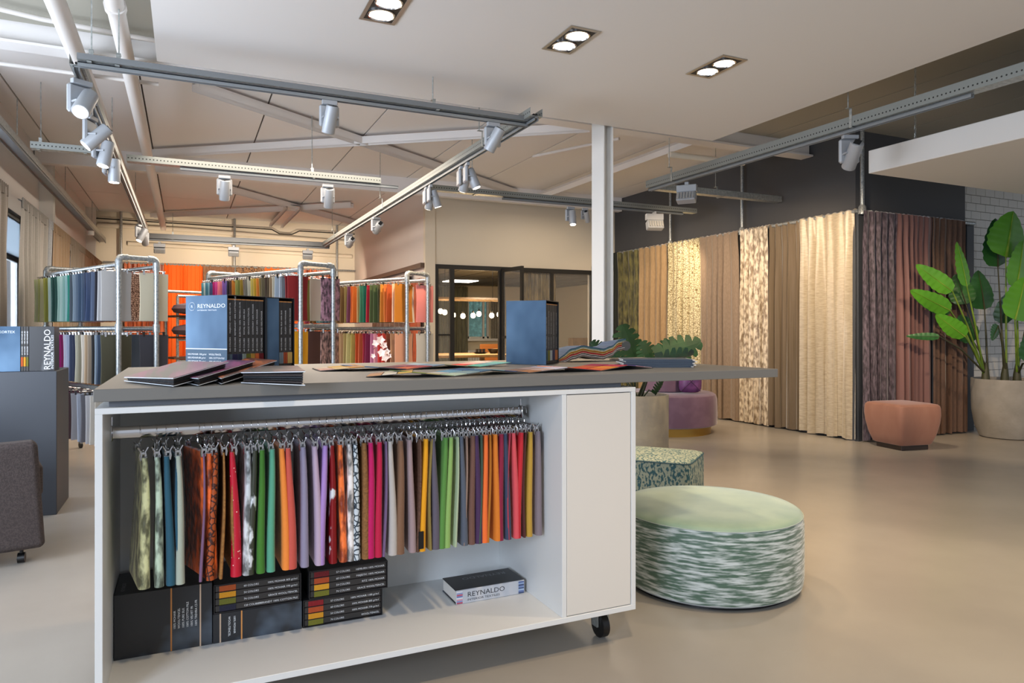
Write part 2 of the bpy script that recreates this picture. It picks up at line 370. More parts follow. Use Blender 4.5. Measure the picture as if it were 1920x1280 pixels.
tray(-1.4, 6.0, -1.4, 15.1, 2.86, 'long white cable duct with light strip along the left wall', w=.1, h=.07, m=galv, hang=((2.2, 3.45), (5.2, 3.45), (8.2, 3.45)), railw=.1)
sg = MB(); _q = onx(170, 452, -1.4); sg.tube([(_q.x, _q.y, 2.818), (_q.x, _q.y, 2.75)], .05, 14); tag(sg.build('sensor', white), 'small round white sensor under the left wall duct', 'sensor')

def spot(base, aim, lab, lit=False, s=1., energy=0, plate_rz=0.):
    o = empty('track_spotlight', base, lab, 'spotlight', 'track spotlights', rz=plate_rz)
    MB().bbox(-.05*s, .05*s, -.016*s, .016*s, -.03, .0, .003).build('track_adapter', spotg, o)
    MB().bbox(-.065*s, .065*s, .0, .03*s, -.175*s, -.03, .01*s).build('gear_box', spotg, o)
    piv = Vector(base)+Vector((0, 0, -.125*s)); a = (Vector(aim)-piv).normalized()
    rz = Matrix.Rotation(-plate_rz, 3, 'Z'); al = rz @ a; off = Vector((0, -.045*s, -.12*s))
    MB().box(-.052*s, .052*s, -.05*s, .0, -.128*s, -.118*s).build('bracket', spotg, o)
    mb = MB(); mb.tube([off-al*.07*s, off-al*.066*s, off+al*.105*s, off+al*.11*s], [.036*s, .041*s, .043*s, .040*s], 20); mb.build('lamp_head', spotg, o)
    fins = MB(); q = al.orthogonal().normalized(); w = al.cross(q)
    for k in range(-3, 4): fins.box(-.003*s, .003*s, -.02*s, .02*s, -.004, .004, Matrix.Translation(off-al*.07*s+q*k*.009*s) @ Matrix((( q.x, w.x, al.x), (q.y, w.y, al.y), (q.z, w.z, al.z))).to_4x4())
    fins.build('cooling_fin', darkslot, o)
    MB().tube([off+al*.104*s, off+al*.1115*s], .034*s, 20).build('lens', lampon if lit else mat('unlit lens', '6b6c6e', .2), o)
    if lit and energy: light('SPOT', 'spotlight_beam', piv+a*.14*s, aim, energy, 'ffe0b4', .03, angle=60, blend=.7)
T1 = 2.71
def at(u, v, y): return ony(u, v, y)
spot((onx(195,170,-.57).x, 4.95, T1), (-.9, 3.6, 1.2), 'lit track spotlight nearest at the upper left, glaring to the left', True, 1.15, 40, .6)
spot((-.6, 5.75, T1), (-1.5, 5.6, 1.6), 'lit track spotlight second on the left track, tilted to the left', True, 1.1, 0, 1.2)
spot((-.6, 6.25, T1), (-.9, 6.0, 1.0), 'lit track spotlight third on the left track, beside the tilted one', True, 1.1, 0, 1.2)
spot((-.6, 6.85, T1), (-.62, 6.8, 0), 'lit track spotlight fourth on the left track, pointing straight down', True, 1.1, 30, 1.5)
spot((-.6, 11.3, T1), (-1.2, 10.9, 1.2), 'lit track spotlight far along the left track above the grey rack', True, 1.1, 0, 1.2)
spot((-.57, 11.9, T1), (-.5, 12.6, 2), 'unlit track spotlight far along the left track near its corner', False, 1.1, 0, .2)
spot((ony(618, 190, 4.7).x, 4.7, T1), (.62, 5.5, .6), 'unlit spotlight in the middle of the front track', False, .98, 0, 0)
spot((ony(925, 234, 4.7).x, 4.7, T1), (1.2, 5.6, .6), 'unlit spotlight near the right end of the front track, tilted left', False, .98, 0, 0)
spot((ony(421, 345, 7.5).x, 7.5, 2.73), (.3, 8.3, .6), 'unlit spotlight under the left part of the middle tray', False, 1.1)
spot((ony(615, 360, 7.5).x, 7.5, 2.73), (1.4, 8.4, .6), 'unlit spotlight under the middle tray left of the crossing track', False, 1.1)
for u, v, aim, lab in ((864, 300, (2.0, 7, .5), 'lit spotlight on the right track, pointing down, nearest of its pair'), (876, 296, (2.9, 5.6, .9), 'lit spotlight on the right track tilted away, nearest of its pair'),
                       (799, 340, (2.1, 8, .4), 'lit spotlight on the right track pointing down, farther pair'), (807, 336, (2.9, 7, .9), 'lit spotlight on the right track tilted away, farther pair')):
    p = onx(u, v, 2.3); spot((2.3, p.y, T1), aim, lab, True, 1.0, 60 if 'down' in lab else 0, 1.4)
for u, v, lab in ((706, 398, 'unlit spotlight on the right track in front of the pink white wall'), (655, 428, 'unlit spotlight far along the right track near its corner')):
    p = onx(u, v, 2.3); spot((2.3, p.y, T1), (2.0, p.y+2, 1.5), lab, False, 1.1, 0, .3)
spot((ony(1070, 395, 7.5).x, 7.5, 2.71), (4.1, 7.0, .6), 'lit spotlight left of the white column, under the tray', True, 1.0, 80)
spot((ony(1097, 398, 7.5).x, 7.5, 2.71), (5.0, 8.0, 1.6), 'unlit spotlight right beside the white column, under the tray', False, .8)
spot((4.78, onx(1594, 255, 4.78).y, 2.75), (5.7, 5.9, .3), 'unlit looking spotlight seen from behind before the dark wall corner', False, 1.25, 0, -.4)
def flood(base, lab, s=1., rz=0., tilt=.5, lit=True, col='a9a8a4'):
    o = empty('floodlight', base, lab, 'floodlight', 'wall floodlights', rz=rz)
    MB().box(-.02, .02, -.02, .02, -.04, 0).build('track_adapter', spotg, o)
    MB().bbox(-.09*s, .09*s, -.03*s, .03*s, -.09*s, -.03, .004).build('gear_box', spotg, o)
    M = Matrix.Translation((0, .0, -.10*s)) @ Matrix.Rotation(tilt, 4, 'X')
    MB().bbox(-.085*s, .085*s, -.04*s, .04*s, -.09*s, 0, .008, M).build('lamp_head', spotg, o)
    lv = MB()
    for k in range(6): lv.box((-.07+k*.026)*s, (-.058+k*.026)*s, -.052*s, -.03*s, -.075*s, -.02*s, M)
    lv.build('louvre', mat('flood louvre', col, .4), o)
flood((ony(299, 462, 13.2).x, 13.2, 2.69), 'small floodlight at the left end of the far track', 1.0)
flood((ony(438, 466, 13.2).x, 13.2, 2.69), 'small floodlight in the middle of the far track', 1.0)
flood((ony(577, 470, 13.2).x, 13.2, 2.69), 'small floodlight at the right end of the far track', 1.0)
flood((4.75, onx(1288, 345, 4.75).y, 2.75), 'grey floodlight with louvred face under the right aisle tray', 1.15, -.9, -.4)
flood((ony(1227, 402, 7.5).x, 7.5, 2.74), 'grey floodlight with louvred face under the tray at the dark wall', 1.25, -.3, -.3)

# recessed twin downlights
for (u, v), lab in (((722, 15), 'recessed twin downlight cut by the top edge of the photo'), ((1070, 75), 'recessed twin downlight in the middle of the dropped ceiling'), ((1342, 125), 'recessed twin downlight nearest the right edge of the dropped ceiling')):
    c = onz(u, v, 3.0); o = empty('downlight', c, lab, 'downlight', 'recessed twin downlights')
    w, l = .105, .19
    fr = MB()
    for a in ((-w, -w+.022, -l, l), (w-.022, w, -l, l), (-w+.022, w-.022, -l, -l+.022), (-w+.022, w-.022, l-.022, l)): fr.bbox(*a, -.006, -.0005, .001)
    fr.build('frame', mat('brushed nickel', 'b9b2a6', .35, .8), o)
    B(-w+.022, w-.022, -l+.022, l-.022, -.0025, -.001).build('recess', mat('black recess', '2e2a26', .5), o)
    for s in (-1, 1):
        MB().lathe([(.078, -.0035), (.078, -.009), (.070, -.011), (.068, -.006)], 28, (0, s*.083, 0)).build('lamp_ring', chrome, o)
        MB().lathe([(.001, -.010), (.03, -.0105), (.066, -.006)], 28, (0, s*.083, 0)).build('lamp', mat('halogen glass', 'ffffff', .5, emis='ffe9c8', estr=9), o)
    light('SPOT', 'downlight_beam', (c.x, c.y, 2.97), (c.x, c.y, 0), 120, 'ffdcb0', .07, angle=80, blend=.8)

# ------------------------------------------------------------------ counter
Y0, XL, XR = 2.25, -.228, 1.563
ct = tag(MB().bbox(XL-.004, 2.29, 2.25, 3.55, 1.003, 1.038, .0015).build('countertop', mat('grey laminate top', '75736e', .5), smooth=False),
         'large dark grey countertop overhanging the white cabinet to the right', 'countertop')
cb = empty('display_cabinet', (.67, 2.8, 0), 'white rolling cabinet under the grey countertop with an open hanging bay', 'cabinet')
def cpart(name, b, m=whitec, bev=.001): return MB().bbox(*b, bev).build(name, m, cb, world=True, smooth=False)
cpart('plinth', (XL+.03, XR-.04, 2.29, 3.3, .985, 1.003), mat('grey recess', '6b6d72', .6))
cpart('top_panel', (XL, XR, Y0, 3.35, .968, .985))
cpart('bottom_panel', (XL, XR, Y0, 3.35, .135, .155))
cpart('side_panel', (XL, XL+.019, Y0, 3.35, .155, .968))
cpart('side_panel', (XR-.019, XR, Y0, 3.35, .155, .968))
cpart('partition', (1.243, 1.262, Y0+.002, 2.82, .155, .968))
cpart('back_panel', (XL+.019, XR-.019, 2.82, 2.835, .155, .968))
cpart('door', (1.264, XR-.022, Y0+.003, Y0+.02, .158, .965), mat('door laminate', 'dcd8d0', .45))
for x, y in ((1.48, 2.37), (-.12, 2.37), (1.48, 3.2), (-.12, 3.2)):
    o = MB().bbox(x-.045, x+.045, y-.035, y+.035, .128, .135, .001).box(x-.006-.022, x-.02, y-.018, y+.022, .045, .13).box(x+.02, x+.028, y-.018, y+.022, .045, .13).build('caster', galv, cb, world=True, smooth=False)
    MW[o.name] = MW[cb.name]
    MB().tube([(x-.017, y, .048), (x-.014, y, .048), (x+.014, y, .048), (x+.017, y, .048)], [.042, .048, .048, .042], 28).build('wheel', black, o, world=True)
RZ, RY = .885, 2.485
rb = MB(); rb.lathe([(1, 0), (1, 1.39)], 20, (0, 0, 0)); rb.v = [Vector((XL+.025+v.z, RY+v.x*.009, RZ+v.y*.019)) for v in rb.v]
rb.build('hanging_rail', chrome, cb, world=True)
for x in (XL+.021, XL+.025+1.39): MB().bbox(x-.004, x+.004, RY-.016, RY+.016, RZ-.024, RZ+.024, .003).tube([(x, RY, RZ+.02), (x, RY, RZ+.05)], .003).build('rail_bracket', chrome, cb, world=True)

# fabric swatch meshes: a pad of cloth with a rounded fold at its edges, hung from two clips
def swatch_mesh(w, h, t0, t1, seed, wob=.004, ztop=-.065):
    R = random.Random(seed); mb = MB(); n = 6; rows = 7; ph = R.uniform(0, 6); lean = R.uniform(-.012, .012)
    for j in range(rows):
        q = j/(rows-1); z = ztop-h*q; t = (t0+(t1-t0)*q**.8)/2; hw = w/2*(1-.03*sin(pi*q)); ox = lean*q+wob*sin(ph+q*3.5)
        if j == rows-1: z += 0
        pts = []
        for s in (1, -1):
            for k in range(n):
                a = -pi/2+pi*k/(n-1)
                if s == 1: pts.append((t*sin(a), hw-t+t*cos(a)))
                else: pts.append((-t*sin(a), -hw+t-t*cos(a)))
        # straight order around the loop
        for x, y in pts: mb.v.append(Vector((x+ox+.5*wob*sin(ph+y*16+q*2), y, z)))
    m = 2*n
    for j in range(rows-1):
        for k in range(m): mb.f.append((j*m+k, j*m+(k+1) % m, (j+1)*m+(k+1) % m, (j+1)*m+k))
    mb.f.append(tuple(range(m))); mb.f.append(tuple((rows-1)*m+k for k in range(m-1, -1, -1)))
    me = mb.mesh('fabric', True); me.materials.append(white); return me
def hook_mesh(r=.017, simple=False):
    mb = MB()
    arc = [(0, r*1.0*cos(a), r*sin(a)+.002) for a in [radians(200-d) for d in range(0, 221, 28)]]
    arc += [(0, .006, -.024), (0, 0, -.03), (0, 0, -.042)]
    mb.tube(arc, .0016, 5); mb.tube([(0, -.1, -.044), (0, .1, -.044)], .002, 5); return mb.mesh('hook')
def clip_mesh():
    mb = MB()
    for s in (-1, 1): mb.tube([(s*.014, 0, -.036), (s*.006, 0, -.05), (s*.009, 0, -.064), (s*.0065, 0, -.078)], [.0022, .0026, .0026, .0022], 5); mb.box(s*.005-.0015, s*.005+.0015, -.009, .009, -.074, -.05)
    mb.tube([(0, -.007, -.053), (0, .007, -.053)], .004, 6)
    me = mb.mesh('clip'); me.materials.append(chrome); me.materials.append(black); return me
HOOK = hook_mesh(); HOOK.materials.append(chrome); CLIP = clip_mesh()
FS = [swatch_mesh(.235, .392, .014, .026, i, .004) for i in range(5)]
FSW = [swatch_mesh(.235, .392, .015, .033, 20+i, .006) for i in range(2)]
FST = [swatch_mesh(.235, .392, .005, .009, 30+i, .006) for i in range(3)]
def cloth(c, kind='v'):
    k = 'cloth '+kind+' '+c; r, g, b = [int(c[i:i+2], 16) for i in (0, 2, 4)]
    dk = '%02x%02x%02x' % tuple(int(v*.72) for v in (r, g, b)); lt = '%02x%02x%02x' % tuple(min(255, int(v*1.25+18)) for v in (r, g, b))
    if kind == 'v': return mat(k, c, .75, sheen=.25, bump=.15, bscale=250)
    if kind == 'crush': return mat(k, '%02x%02x%02x' % tuple(int(v*.6) for v in (r, g, b)), .45, sheen=.3, col2=lt, nscale=42, lo=.4, hi=.6, stretch=(1, 1, .45), bump=.4, bscale=40)
    if kind == 'leo': return mat(k, '3a1408' if c != 'c9d3da' else '22303c', .55, col2=c, nscale=55, lo=.06, hi=.14, kind='voronoi')
    if kind == 'spark': return mat(k, 'ffe8d8', .5, col2=c, nscale=70, lo=.10, hi=.16, kind='cells')
    if kind == 'foil': return mat(k, dk, .3, .25, col2='e4e8ea', nscale=26, lo=.56, hi=.62, stretch=(1, 1, .6))
    if kind == 'weave': return mat(k, c, .85, bump=.5, bscale=120, col2=dk, nscale=120, lo=.3, hi=.9)
FG = [(262,'a9ab80','crush','W','sage crushed velvet'),(291,'8b9a86','crush','','dusty green crushed velvet'),(309,'1f5468','v','','petrol blue velvet'),(332,'aab2a2','v','','pale silvery green'),
 (376,'b4470f','crush','W','burnt orange velvet'),(385,'7a5878','v','T','mauve velvet'),(399,'a84a14','leo','','rust leopard print'),(418,'a8743a','weave','T','ochre weave'),(445,'c0092b','spark','W','bright red with sparkles'),
 (461,'a3a7a8','crush','','silver crushed'),(477,'5d6150','foil','','dark olive with silver foil'),(490,'3f7a22','v','','grass green'),(506,'55a184','v','','sea green'),(529,'f08a34','v','','light orange'),
 (550,'c85446','v','W','coral'),(569,'8d87a0','v','','lavender grey'),(593,'b9a3b8','v','','pale pink lilac'),(610,'a986c8','v','','lilac'),(624,'b8141c','foil','','red with white pattern'),(642,'e2561c','crush','','orange crushed velvet'),
 (654,'b5b2b0','crush','','pale silver crushed'),(669,'c9d3da','leo','','blue and white spotted'),(683,'96683a','weave','','bronze weave'),(698,'c00060','v','W','magenta'),(714,'bd0840','v','','crimson'),(727,'6f5a7e','v','T','purple grey'),
 (738,'b9b3ae','v','W','light grey'),(754,'7c5a42','v','W','cocoa brown'),(774,'9c8688','v','','mauve taupe'),(786,'6b4a38','weave','T','brown with a black label'),(797,'e8a008','v','','golden yellow'),(807,'85743a','v','T','olive brown'),
 (821,'5c5664','v','W','slate purple'),(837,'558a3c','v','','leaf green'),(848,'8bb060','v','','light green'),(858,'a9b898','v','T','pale grey green'),(869,'525a68','v','','slate'),(878,'8f7668','v','T','taupe'),(887,'6d4c40','v','','dark cocoa'),
 (898,'42264f','v','W','deep purple'),(903,'3e5444','v','T','bottle green'),(912,'f0702c','v','','vivid orange'),(922,'b06c10','v','T','dark ochre'),(930,'d87a1c','v','','amber'),(940,'8a1438','v','','wine red'),(949,'34405a','v','','navy blue'),
 (958,'a83448','v','T','rose red'),(968,'d85058','v','','coral pink'),(977,'c41c2a','v','','scarlet'),(986,'4c1c18','v','T','dark maroon'),(997,'bb9434','v','','mustard'),(1008,'80747c','v','','grey mauve')]
for i, (u, c, kd, th, nm) in enumerate(FG):
    x = ony(u, 930, RY-.115).x-(.006 if th == 'W' else 0); p = (x, RY, RZ)
    lab = '%s fabric sample on the counter rail, %s from the left' % (nm, ordn(i+1))
    o = empty('fabric_swatch', p, lab, 'fabric sample', 'fabric samples on the counter rail', rz=random.uniform(-.05, .05) + (.32 if i == 4 else .12 if i in (0, 2) else 0))
    R = random.Random(i)
    me = (FSW if th == 'W' else FST if th == 'T' else FS)[R.randrange(2 if th == 'W' else 3 if th == 'T' else 5)]
    inst(me, 'fabric', o, m=cloth(c, kd))
    if i in (2, 7): inst(FST[0], 'fabric', o, (.016, 0, 0), (0, -.03, .05), m=cloth(c, kd))
    if i == 29: B(-.009, .009, -.1215, -.1165, -.445, -.385).build('care_label', black, o)
    inst(HOOK, 'hook', o); inst(CLIP, 'clip', o, (0, -.092, 0)); inst(CLIP, 'clip', o, (0, .092, 0))

# ------------------------------------------------------------------ cases and sample books
cover = mat('dark printed cover', '26282c', .38, col2='5d6a78', nscale=5, lo=.56, hi=.75, stretch=(1, 1, 1))
coverdk = mat('black cover', '1d1d1f', .4); spinem = mat('charcoal spine', '33302e', .45)
bluec = mat('blue brushed cover', '3a5672', .75, col2='6b8cab', nscale=3.2, lo=.4, hi=.72, stretch=(1, 1, .8), bump=.05, bscale=300)
inkw = mat('white ink', 'eceff0', .5, emis='ffffff', estr=0.0); inkg = mat('grey ink', '8d9196', .5); inkb = mat('dark ink', '20242c', .5)
stripe_o = mat('orange line', 'd8924e', .5); stripe_b = mat('beige line', 'c6ab92', .5); inkblue = mat('pale blue ink', 'e4ecf4', .6)
def fixpar(o, par):
    MW[o.name] = MW[par.name]; return o
# lying pads of books seen from the spine side inside the cabinet. faces at y=yf look to -Y
def lying_case(x0, x1, z0, z1, yf, books, lab, depth=.24):
    cs = empty('sample_case', ((x0+x1)/2, yf+depth/2, z0), lab, 'sample case')
    t = .004
    MB().bbox(x0, x1, yf, yf+depth, z0, z0+t, .0008).bbox(x0, x1, yf, yf+depth, z1-t, z1, .0008).bbox(x0, x0+t, yf, yf+depth, z0+t, z1-t, .0008).bbox(x1-t, x1, yf, yf+depth, z0+t, z1-t, .0008)\
        .bbox(x0+t, x1-t, yf+depth-t, yf+depth, z0+t, z1-t, .0008).build('case_shell', coverdk, cs, world=True, smooth=False)
    n = len(books); hh = (z1-z0-2*t)/n
    for i, (c, cn, a, b, colname) in enumerate(books):
        zz = z1-t-(i+1)*hh
        bk = empty('sample_book', ((x0+x1)/2, yf+.1, zz), 'black sample book with %s tab, %s from top in %s' % (colname, ordn(i+1), lab.split(',')[-1].strip()), 'book', 'sample books lying in the cabinet')
        MB().bbox(x0+t+.001, x1-t-.001, yf+.003, yf+depth-.01, zz+.0008, zz+hh-.0008, .0015).build('cover', spinem, bk, world=True, smooth=False)
        xa = x0+.018
        tb = MB()
        for k in range(9): tb.box(xa+k*.0058, xa+k*.0058+.005, yf+.0005, yf+.003, zz+.002, zz+hh-.002)
        tb.box(xa, xa+.052, yf+.001, yf+.003, zz+.0035, zz+hh-.0035)
        tb.build('fabric_tab', cloth(c), bk, world=True)
        inv = Vector(bk.location)
        text(a, hh*.42, inkw, bk, Vector((x0+.095, yf+.0022, zz+hh*.32))-inv, (pi/2, 0, 0))
        text(b, hh*.42, inkw, bk, Vector((x1-.012, yf+.0022, zz+hh*.32))-inv, (pi/2, 0, 0), align='RIGHT')
    return cs
BK = lambda *r: [(c, None, a, b, n) for c, a, b, n in r]
YF = 2.555
lying_case(.084, .368, .253, .350, YF, BK(('a84c18', '60 COLORS', '100% MOHAIR 805 gr/m1', 'rust'), ('d08e14', '54 COLORS', '100% MOHAIR 770 gr/m1', 'yellow'), ('68681c', '74 COLORS', 'GRACE WOOL/TENCEL', 'olive'), ('1a1a30', '120 COLORS', 'REMBRANDT 100% COTTON PILE', 'navy')), 'black open sample case with four books, case on closed box')
lying_case(.374, .657, .155, .252, YF, BK(('8c1018', '57 COLORS', '100% MOHAIR 1180 gr/m1', 'red'), ('b44a1c', '60 COLORS', '100% MOHAIR 805 gr/m1', 'rust'), ('d89418', '54 COLORS', '100% MOHAIR 770 gr/m1', 'yellow'), ('76741c', '74 COLORS', 'WOOL/TENCEL', 'olive')), 'black open sample case with four books, case on shelf')
lying_case(.394, .677, .2525, .352, YF, BK(('6e0c14', '57 COLORS', 'HEPBURN 100% MOHAIR', 'dark red'), ('b44a1c', '60 COLORS', 'MAJESTIC 100% MOHAIR', 'rust'), ('e0a020', '54 COLORS', 'RITZ 100% MOHAIR', 'yellow'), ('76741c', '74 COLORS', 'GRACE WOOL/TENCEL', 'olive')), 'black open sample case with four books, case stacked at right')
def closed_box(x0, x1, z0, z1, lines, lab, tx, texts, top=None, down=False):
    o = empty('sample_box', ((x0+x1)/2, YF+.1, z0), lab, 'box'); inv = Vector(o.location)
    MB().bbox(x0, x1, YF, YF+.225, z0, z1, .001).build('box_body', cover, o, world=True, smooth=False)
    for a, m in lines: B(a-.0022, a+.0022, YF-.0006, YF+.001, z0+.0005, z1-.0005).build('printed_line', m, o, world=True)
    for k, s in enumerate(texts): text(s, .0095, inkw, o, Vector((tx+k*(.0165 if down else .0128), YF-.0006, z0+(z1-z0)*(.86 if down else .34)))-inv, (pi/2, pi/2 if down else -pi/2, 0))
    if top: text(top, .016, inkg, o, Vector((x0+.028, YF+.03, z1+.0006))-inv, (0, 0, pi/2))
closed_box(-.207, .080, .155, .361, ((.012-.105+.05, stripe_o), (.044, stripe_b)), 'large black printed sample box standing at the left end of the cabinet shelf', -.030, ('100% MOHAIR', 'WOOL/TENCEL', '100% PURE SILK', '100% COTTON PILE', '100% VELVET FR', '100% TREVIRA CS FR'), 'REYNALDO')
closed_box(.082, .370, .155, .2525, ((.105, stripe_b), (.172, stripe_o)), 'low black printed box under the open case in the cabinet', .13, ('WOOL/TENCEL', '100% MOHAIR'), down=True)
for a in ('arc',):   # pale brushed swirl printed on the two boxes
    pass
# big grey book lying at the right of the shelf
bk = empty('catalogue', (1.08, 2.6, .1555), 'thick dark book lying on the right part of the cabinet shelf', 'book', rz=.004)
o = MB().bbox(-.145, .145, -.068, .085, 0, .004, .001).bbox(-.145, .145, -.068, .085, .049, .053, .001).build('cover', cover, bk, smooth=False)
MB().bbox(-.142, .14, -.062, .083, .004, .049, .001).build('page_block', mat('paper', 'e6e2da', .7), bk, smooth=False)
MB().bbox(-.145, .145, -.072, -.066, 0, .053, .002).build('spine', mat('silver spine', 'c3c6cc', .4), bk, smooth=False)
for x0, cs in ((-.143, ('b8405a', '8d94c8', 'd8a0ae', 'e8e8ec', '6a80b8', 'c8506a', '90a0c8', 'e0e0e8')), (.118, ('2a3f6e', '6078b0', 'a8c0dc', '38507e', '7890c0', '2c406c', '90a8d0', '48609a'))):
    for k, c in enumerate(cs): B(x0, x0+.024, -.0726, -.0718, .0025+k*.006, .0075+k*.006).build('spine_stripe', mat('ink '+c, c, .5), bk)
text('REYNALDO', .0265, inkb, bk, (-.1, -.0724, .024), (pi/2, 0, 0), sx=1.15)
text('INTERIOR TEXTILES', .0115, inkb, bk, (-.1, -.0724, .009), (pi/2, 0, 0), sx=1.35)
text('REYNALDO', .033, inkg, bk, (.11, .05, .0535), (0, 0, pi), sx=1.1)

# standing slip cases on the counter
ZC = 1.038
def slipcase(corner, az, face, spans, hgt, lab, title=False):
    """corner: near vertical edge; az: azimuth (from +Y) of the spine side; spans: (case, width, [books])"""
    dx = Vector((sin(az), cos(az), 0)); rz = math.atan2(dx.y, dx.x); pos = Vector((corner[0], corner[1], ZC))
    Mw = Matrix.Translation(pos) @ Matrix.Rotation(rz, 4, 'Z'); x = 0.
    for ci, (wd, books, lb, inner) in enumerate(spans):
        o = empty('slipcase', Mw @ Vector((x, 0, 0)), lb, 'slipcase', rz=rz)
        t = .004
        MB().bbox(0, t, 0, face, 0, hgt, .0008).bbox(wd-t, wd, 0, face, 0, hgt, .0008).bbox(t, wd-t, 0, face, 0, t, .0008).bbox(t, wd-t, 0, face, hgt-t, hgt, .0008)\
            .bbox(t, wd-t, face-t, face, t, hgt-t, .0008).build('case_shell', coverdk, o, smooth=False)
        B(-.0006, 0, .001, face-.001, .001, hgt-.001).build('cover', bluec, o)
        if title and ci == 0:
            B(-.0009, -.0005, .001, face-.001, .001, .088).build('lower_band', mat('slate blue band', '435a6e', .75), o); B(-.0010, -.0005, .001, face-.001, .086, .0895).build('printed_line', inkblue, o)
            R = (pi/2, 0, -pi/2)
            text('REYNALDO', .0235, inkblue, o, (-.0012, face*.71, hgt-.052), R, sx=1.35); text('INTERIOR TEXTILES', .0075, inkblue, o, (-.0012, face*.71, hgt-.064), R, sx=1.75)
            rg = MB(); rg.tube([(0, face*.84+.0185*cos(a), hgt-.045+.017*sin(a)) for a in [2*pi*i/24 for i in range(25)]], .0009, 4, False); rg.v = [v+Vector((-.0012, 0, 0)) for v in rg.v]; rg.build('emblem', inkblue, o)
            text('R', .016, inkblue, o, (-.0013, face*.865, hgt-.0505), R, sx=1.2)
            for k, (a, b) in enumerate((('100% MOHAIR 1180 gr/m1', 'WOOL/TENCEL'), ('100% MOHAIR 805 gr/m1', '100% COTTON PILE'), ('100% MOHAIR 770 gr/m1', '100% VELVET FR'), ('100% PURE SILK', '100% TREVIRA CS FR'))):
                text(a, .0098, inkw, o, (-.0013, face*.95, .062-k*.0145), R, sx=1.05); text(b, .0098, inkw, o, (-.0013, face*.43, .062-k*.0145), R, sx=1.05)
        xx = t+.001+inner
        if inner: B(t, t+inner-.002, .003, face-.01, t, hgt-t).build('side_wall', bluec, o)
        for k, (c, w, a, nm) in enumerate(books):
            hb = hgt-.018
            b = empty('sample_book', Mw @ Vector((x+xx, 0, t)), 'slim dark sample book, %s' % nm, 'book', 'sample books standing in slipcases on the counter', rz=rz)
            MB().bbox(.0008, w-.0008, .006, face-.012, 0, hb, .0012).build('cover', spinem, b, smooth=False)
            B(.001, w-.001, .0055, .007, hb-.006, hb-.0015).build('printed_line', stripe_o, b)
            tb = MB()
            for q in range(8): tb.box(.002, w-.0015, .0035, .0062, .014+q*.0062, .0193+q*.0062)
            tb.box(.0035, w-.003, .0035, .0062, .014, .063); tb.build('fabric_tab', cloth(c), b)
            text(a, min(w*.55, .0105), inkw, b, (w*.7, .0052, .072), (pi/2, -pi/2, 0), sx=1.02)
            xx += w
        x += wd+.001
slipcase((.152, 3.06), radians(52), .247, (
    (.205, [('5d6f7a', .024, '100 COLORS     MAJESTIC 100% VELVET FR', 'grey tab, first in the titled slipcase'), ('2f2850', .026, '120 COLORS  REMBRANDT 100% COTTON PILE', 'violet tab, second in the titled slipcase'), ('2c3350', .024, '50 COLORS  ELEKTRA 100% TREVIRA CS FR', 'navy tab, third in the titled slipcase'),
            ('a8b4a8', .021, '64 COLORS     ROYAL SILK 100% SILK', 'pale tab, fourth in the titled slipcase'), ('7a7a20', .024, '74 COLORS     GRACE WOOL/TENCEL', 'olive tab, fifth in the titled slipcase'), ('d8a040', .023, '54 COLORS     CONTRARY 100% MOHAIR', 'yellow tab, sixth in the titled slipcase'),
            ('d06020', .022, '60 COLORS     CLASSY 100% MOHAIR', 'orange tab, seventh in the titled slipcase'), ('7c0c14', .026, '57 COLORS     KILIUS 100% MOHAIR', 'red tab, eighth in the titled slipcase')], 'blue slipcase of eight books with a white title on the counter', 0),
    (.165, [('8a98a0', .025, '64 COLORS     ROYAL SILK 100% SILK', 'grey tab, in the second slipcase on the left'), ('c8582a', .024, '60 COLORS     CLASSY 100% MOHAIR', 'orange tab, in the second slipcase on the left'), ('d8b060', .029, '57 COLORS     HEPBURN 100% MOHAIR', 'pale yellow tab, in the second slipcase on the left')], 'blue slipcase of three books right behind the titled one', .072)),
    .308, '', True)
slipcase((1.556, 2.975), radians(46), .205, (
    (.20, [('3a6070', .03, '100 COLORS   MAJESTIC VELVET', 'dark teal tab, first in the plain blue slipcase'), ('8a8a20', .036, '74 COLORS     GRACE WOOL/TENCEL', 'olive tab, second in the plain blue slipcase'), ('d8dcd8', .036, '64 COLORS     ROYAL SILK 100% SILK', 'white tab, third in the plain blue slipcase'),
          ('352a5c', .042, '120 COLORS  REMBRANDT COTTON', 'violet tab, fourth in the plain blue slipcase'), ('e08438', .044, '60 COLORS     CLASSY 100% MOHAIR', 'orange tab, fifth in the plain blue slipcase')], 'plain blue slipcase of five books in the middle of the counter', 0),),
    .308, '')

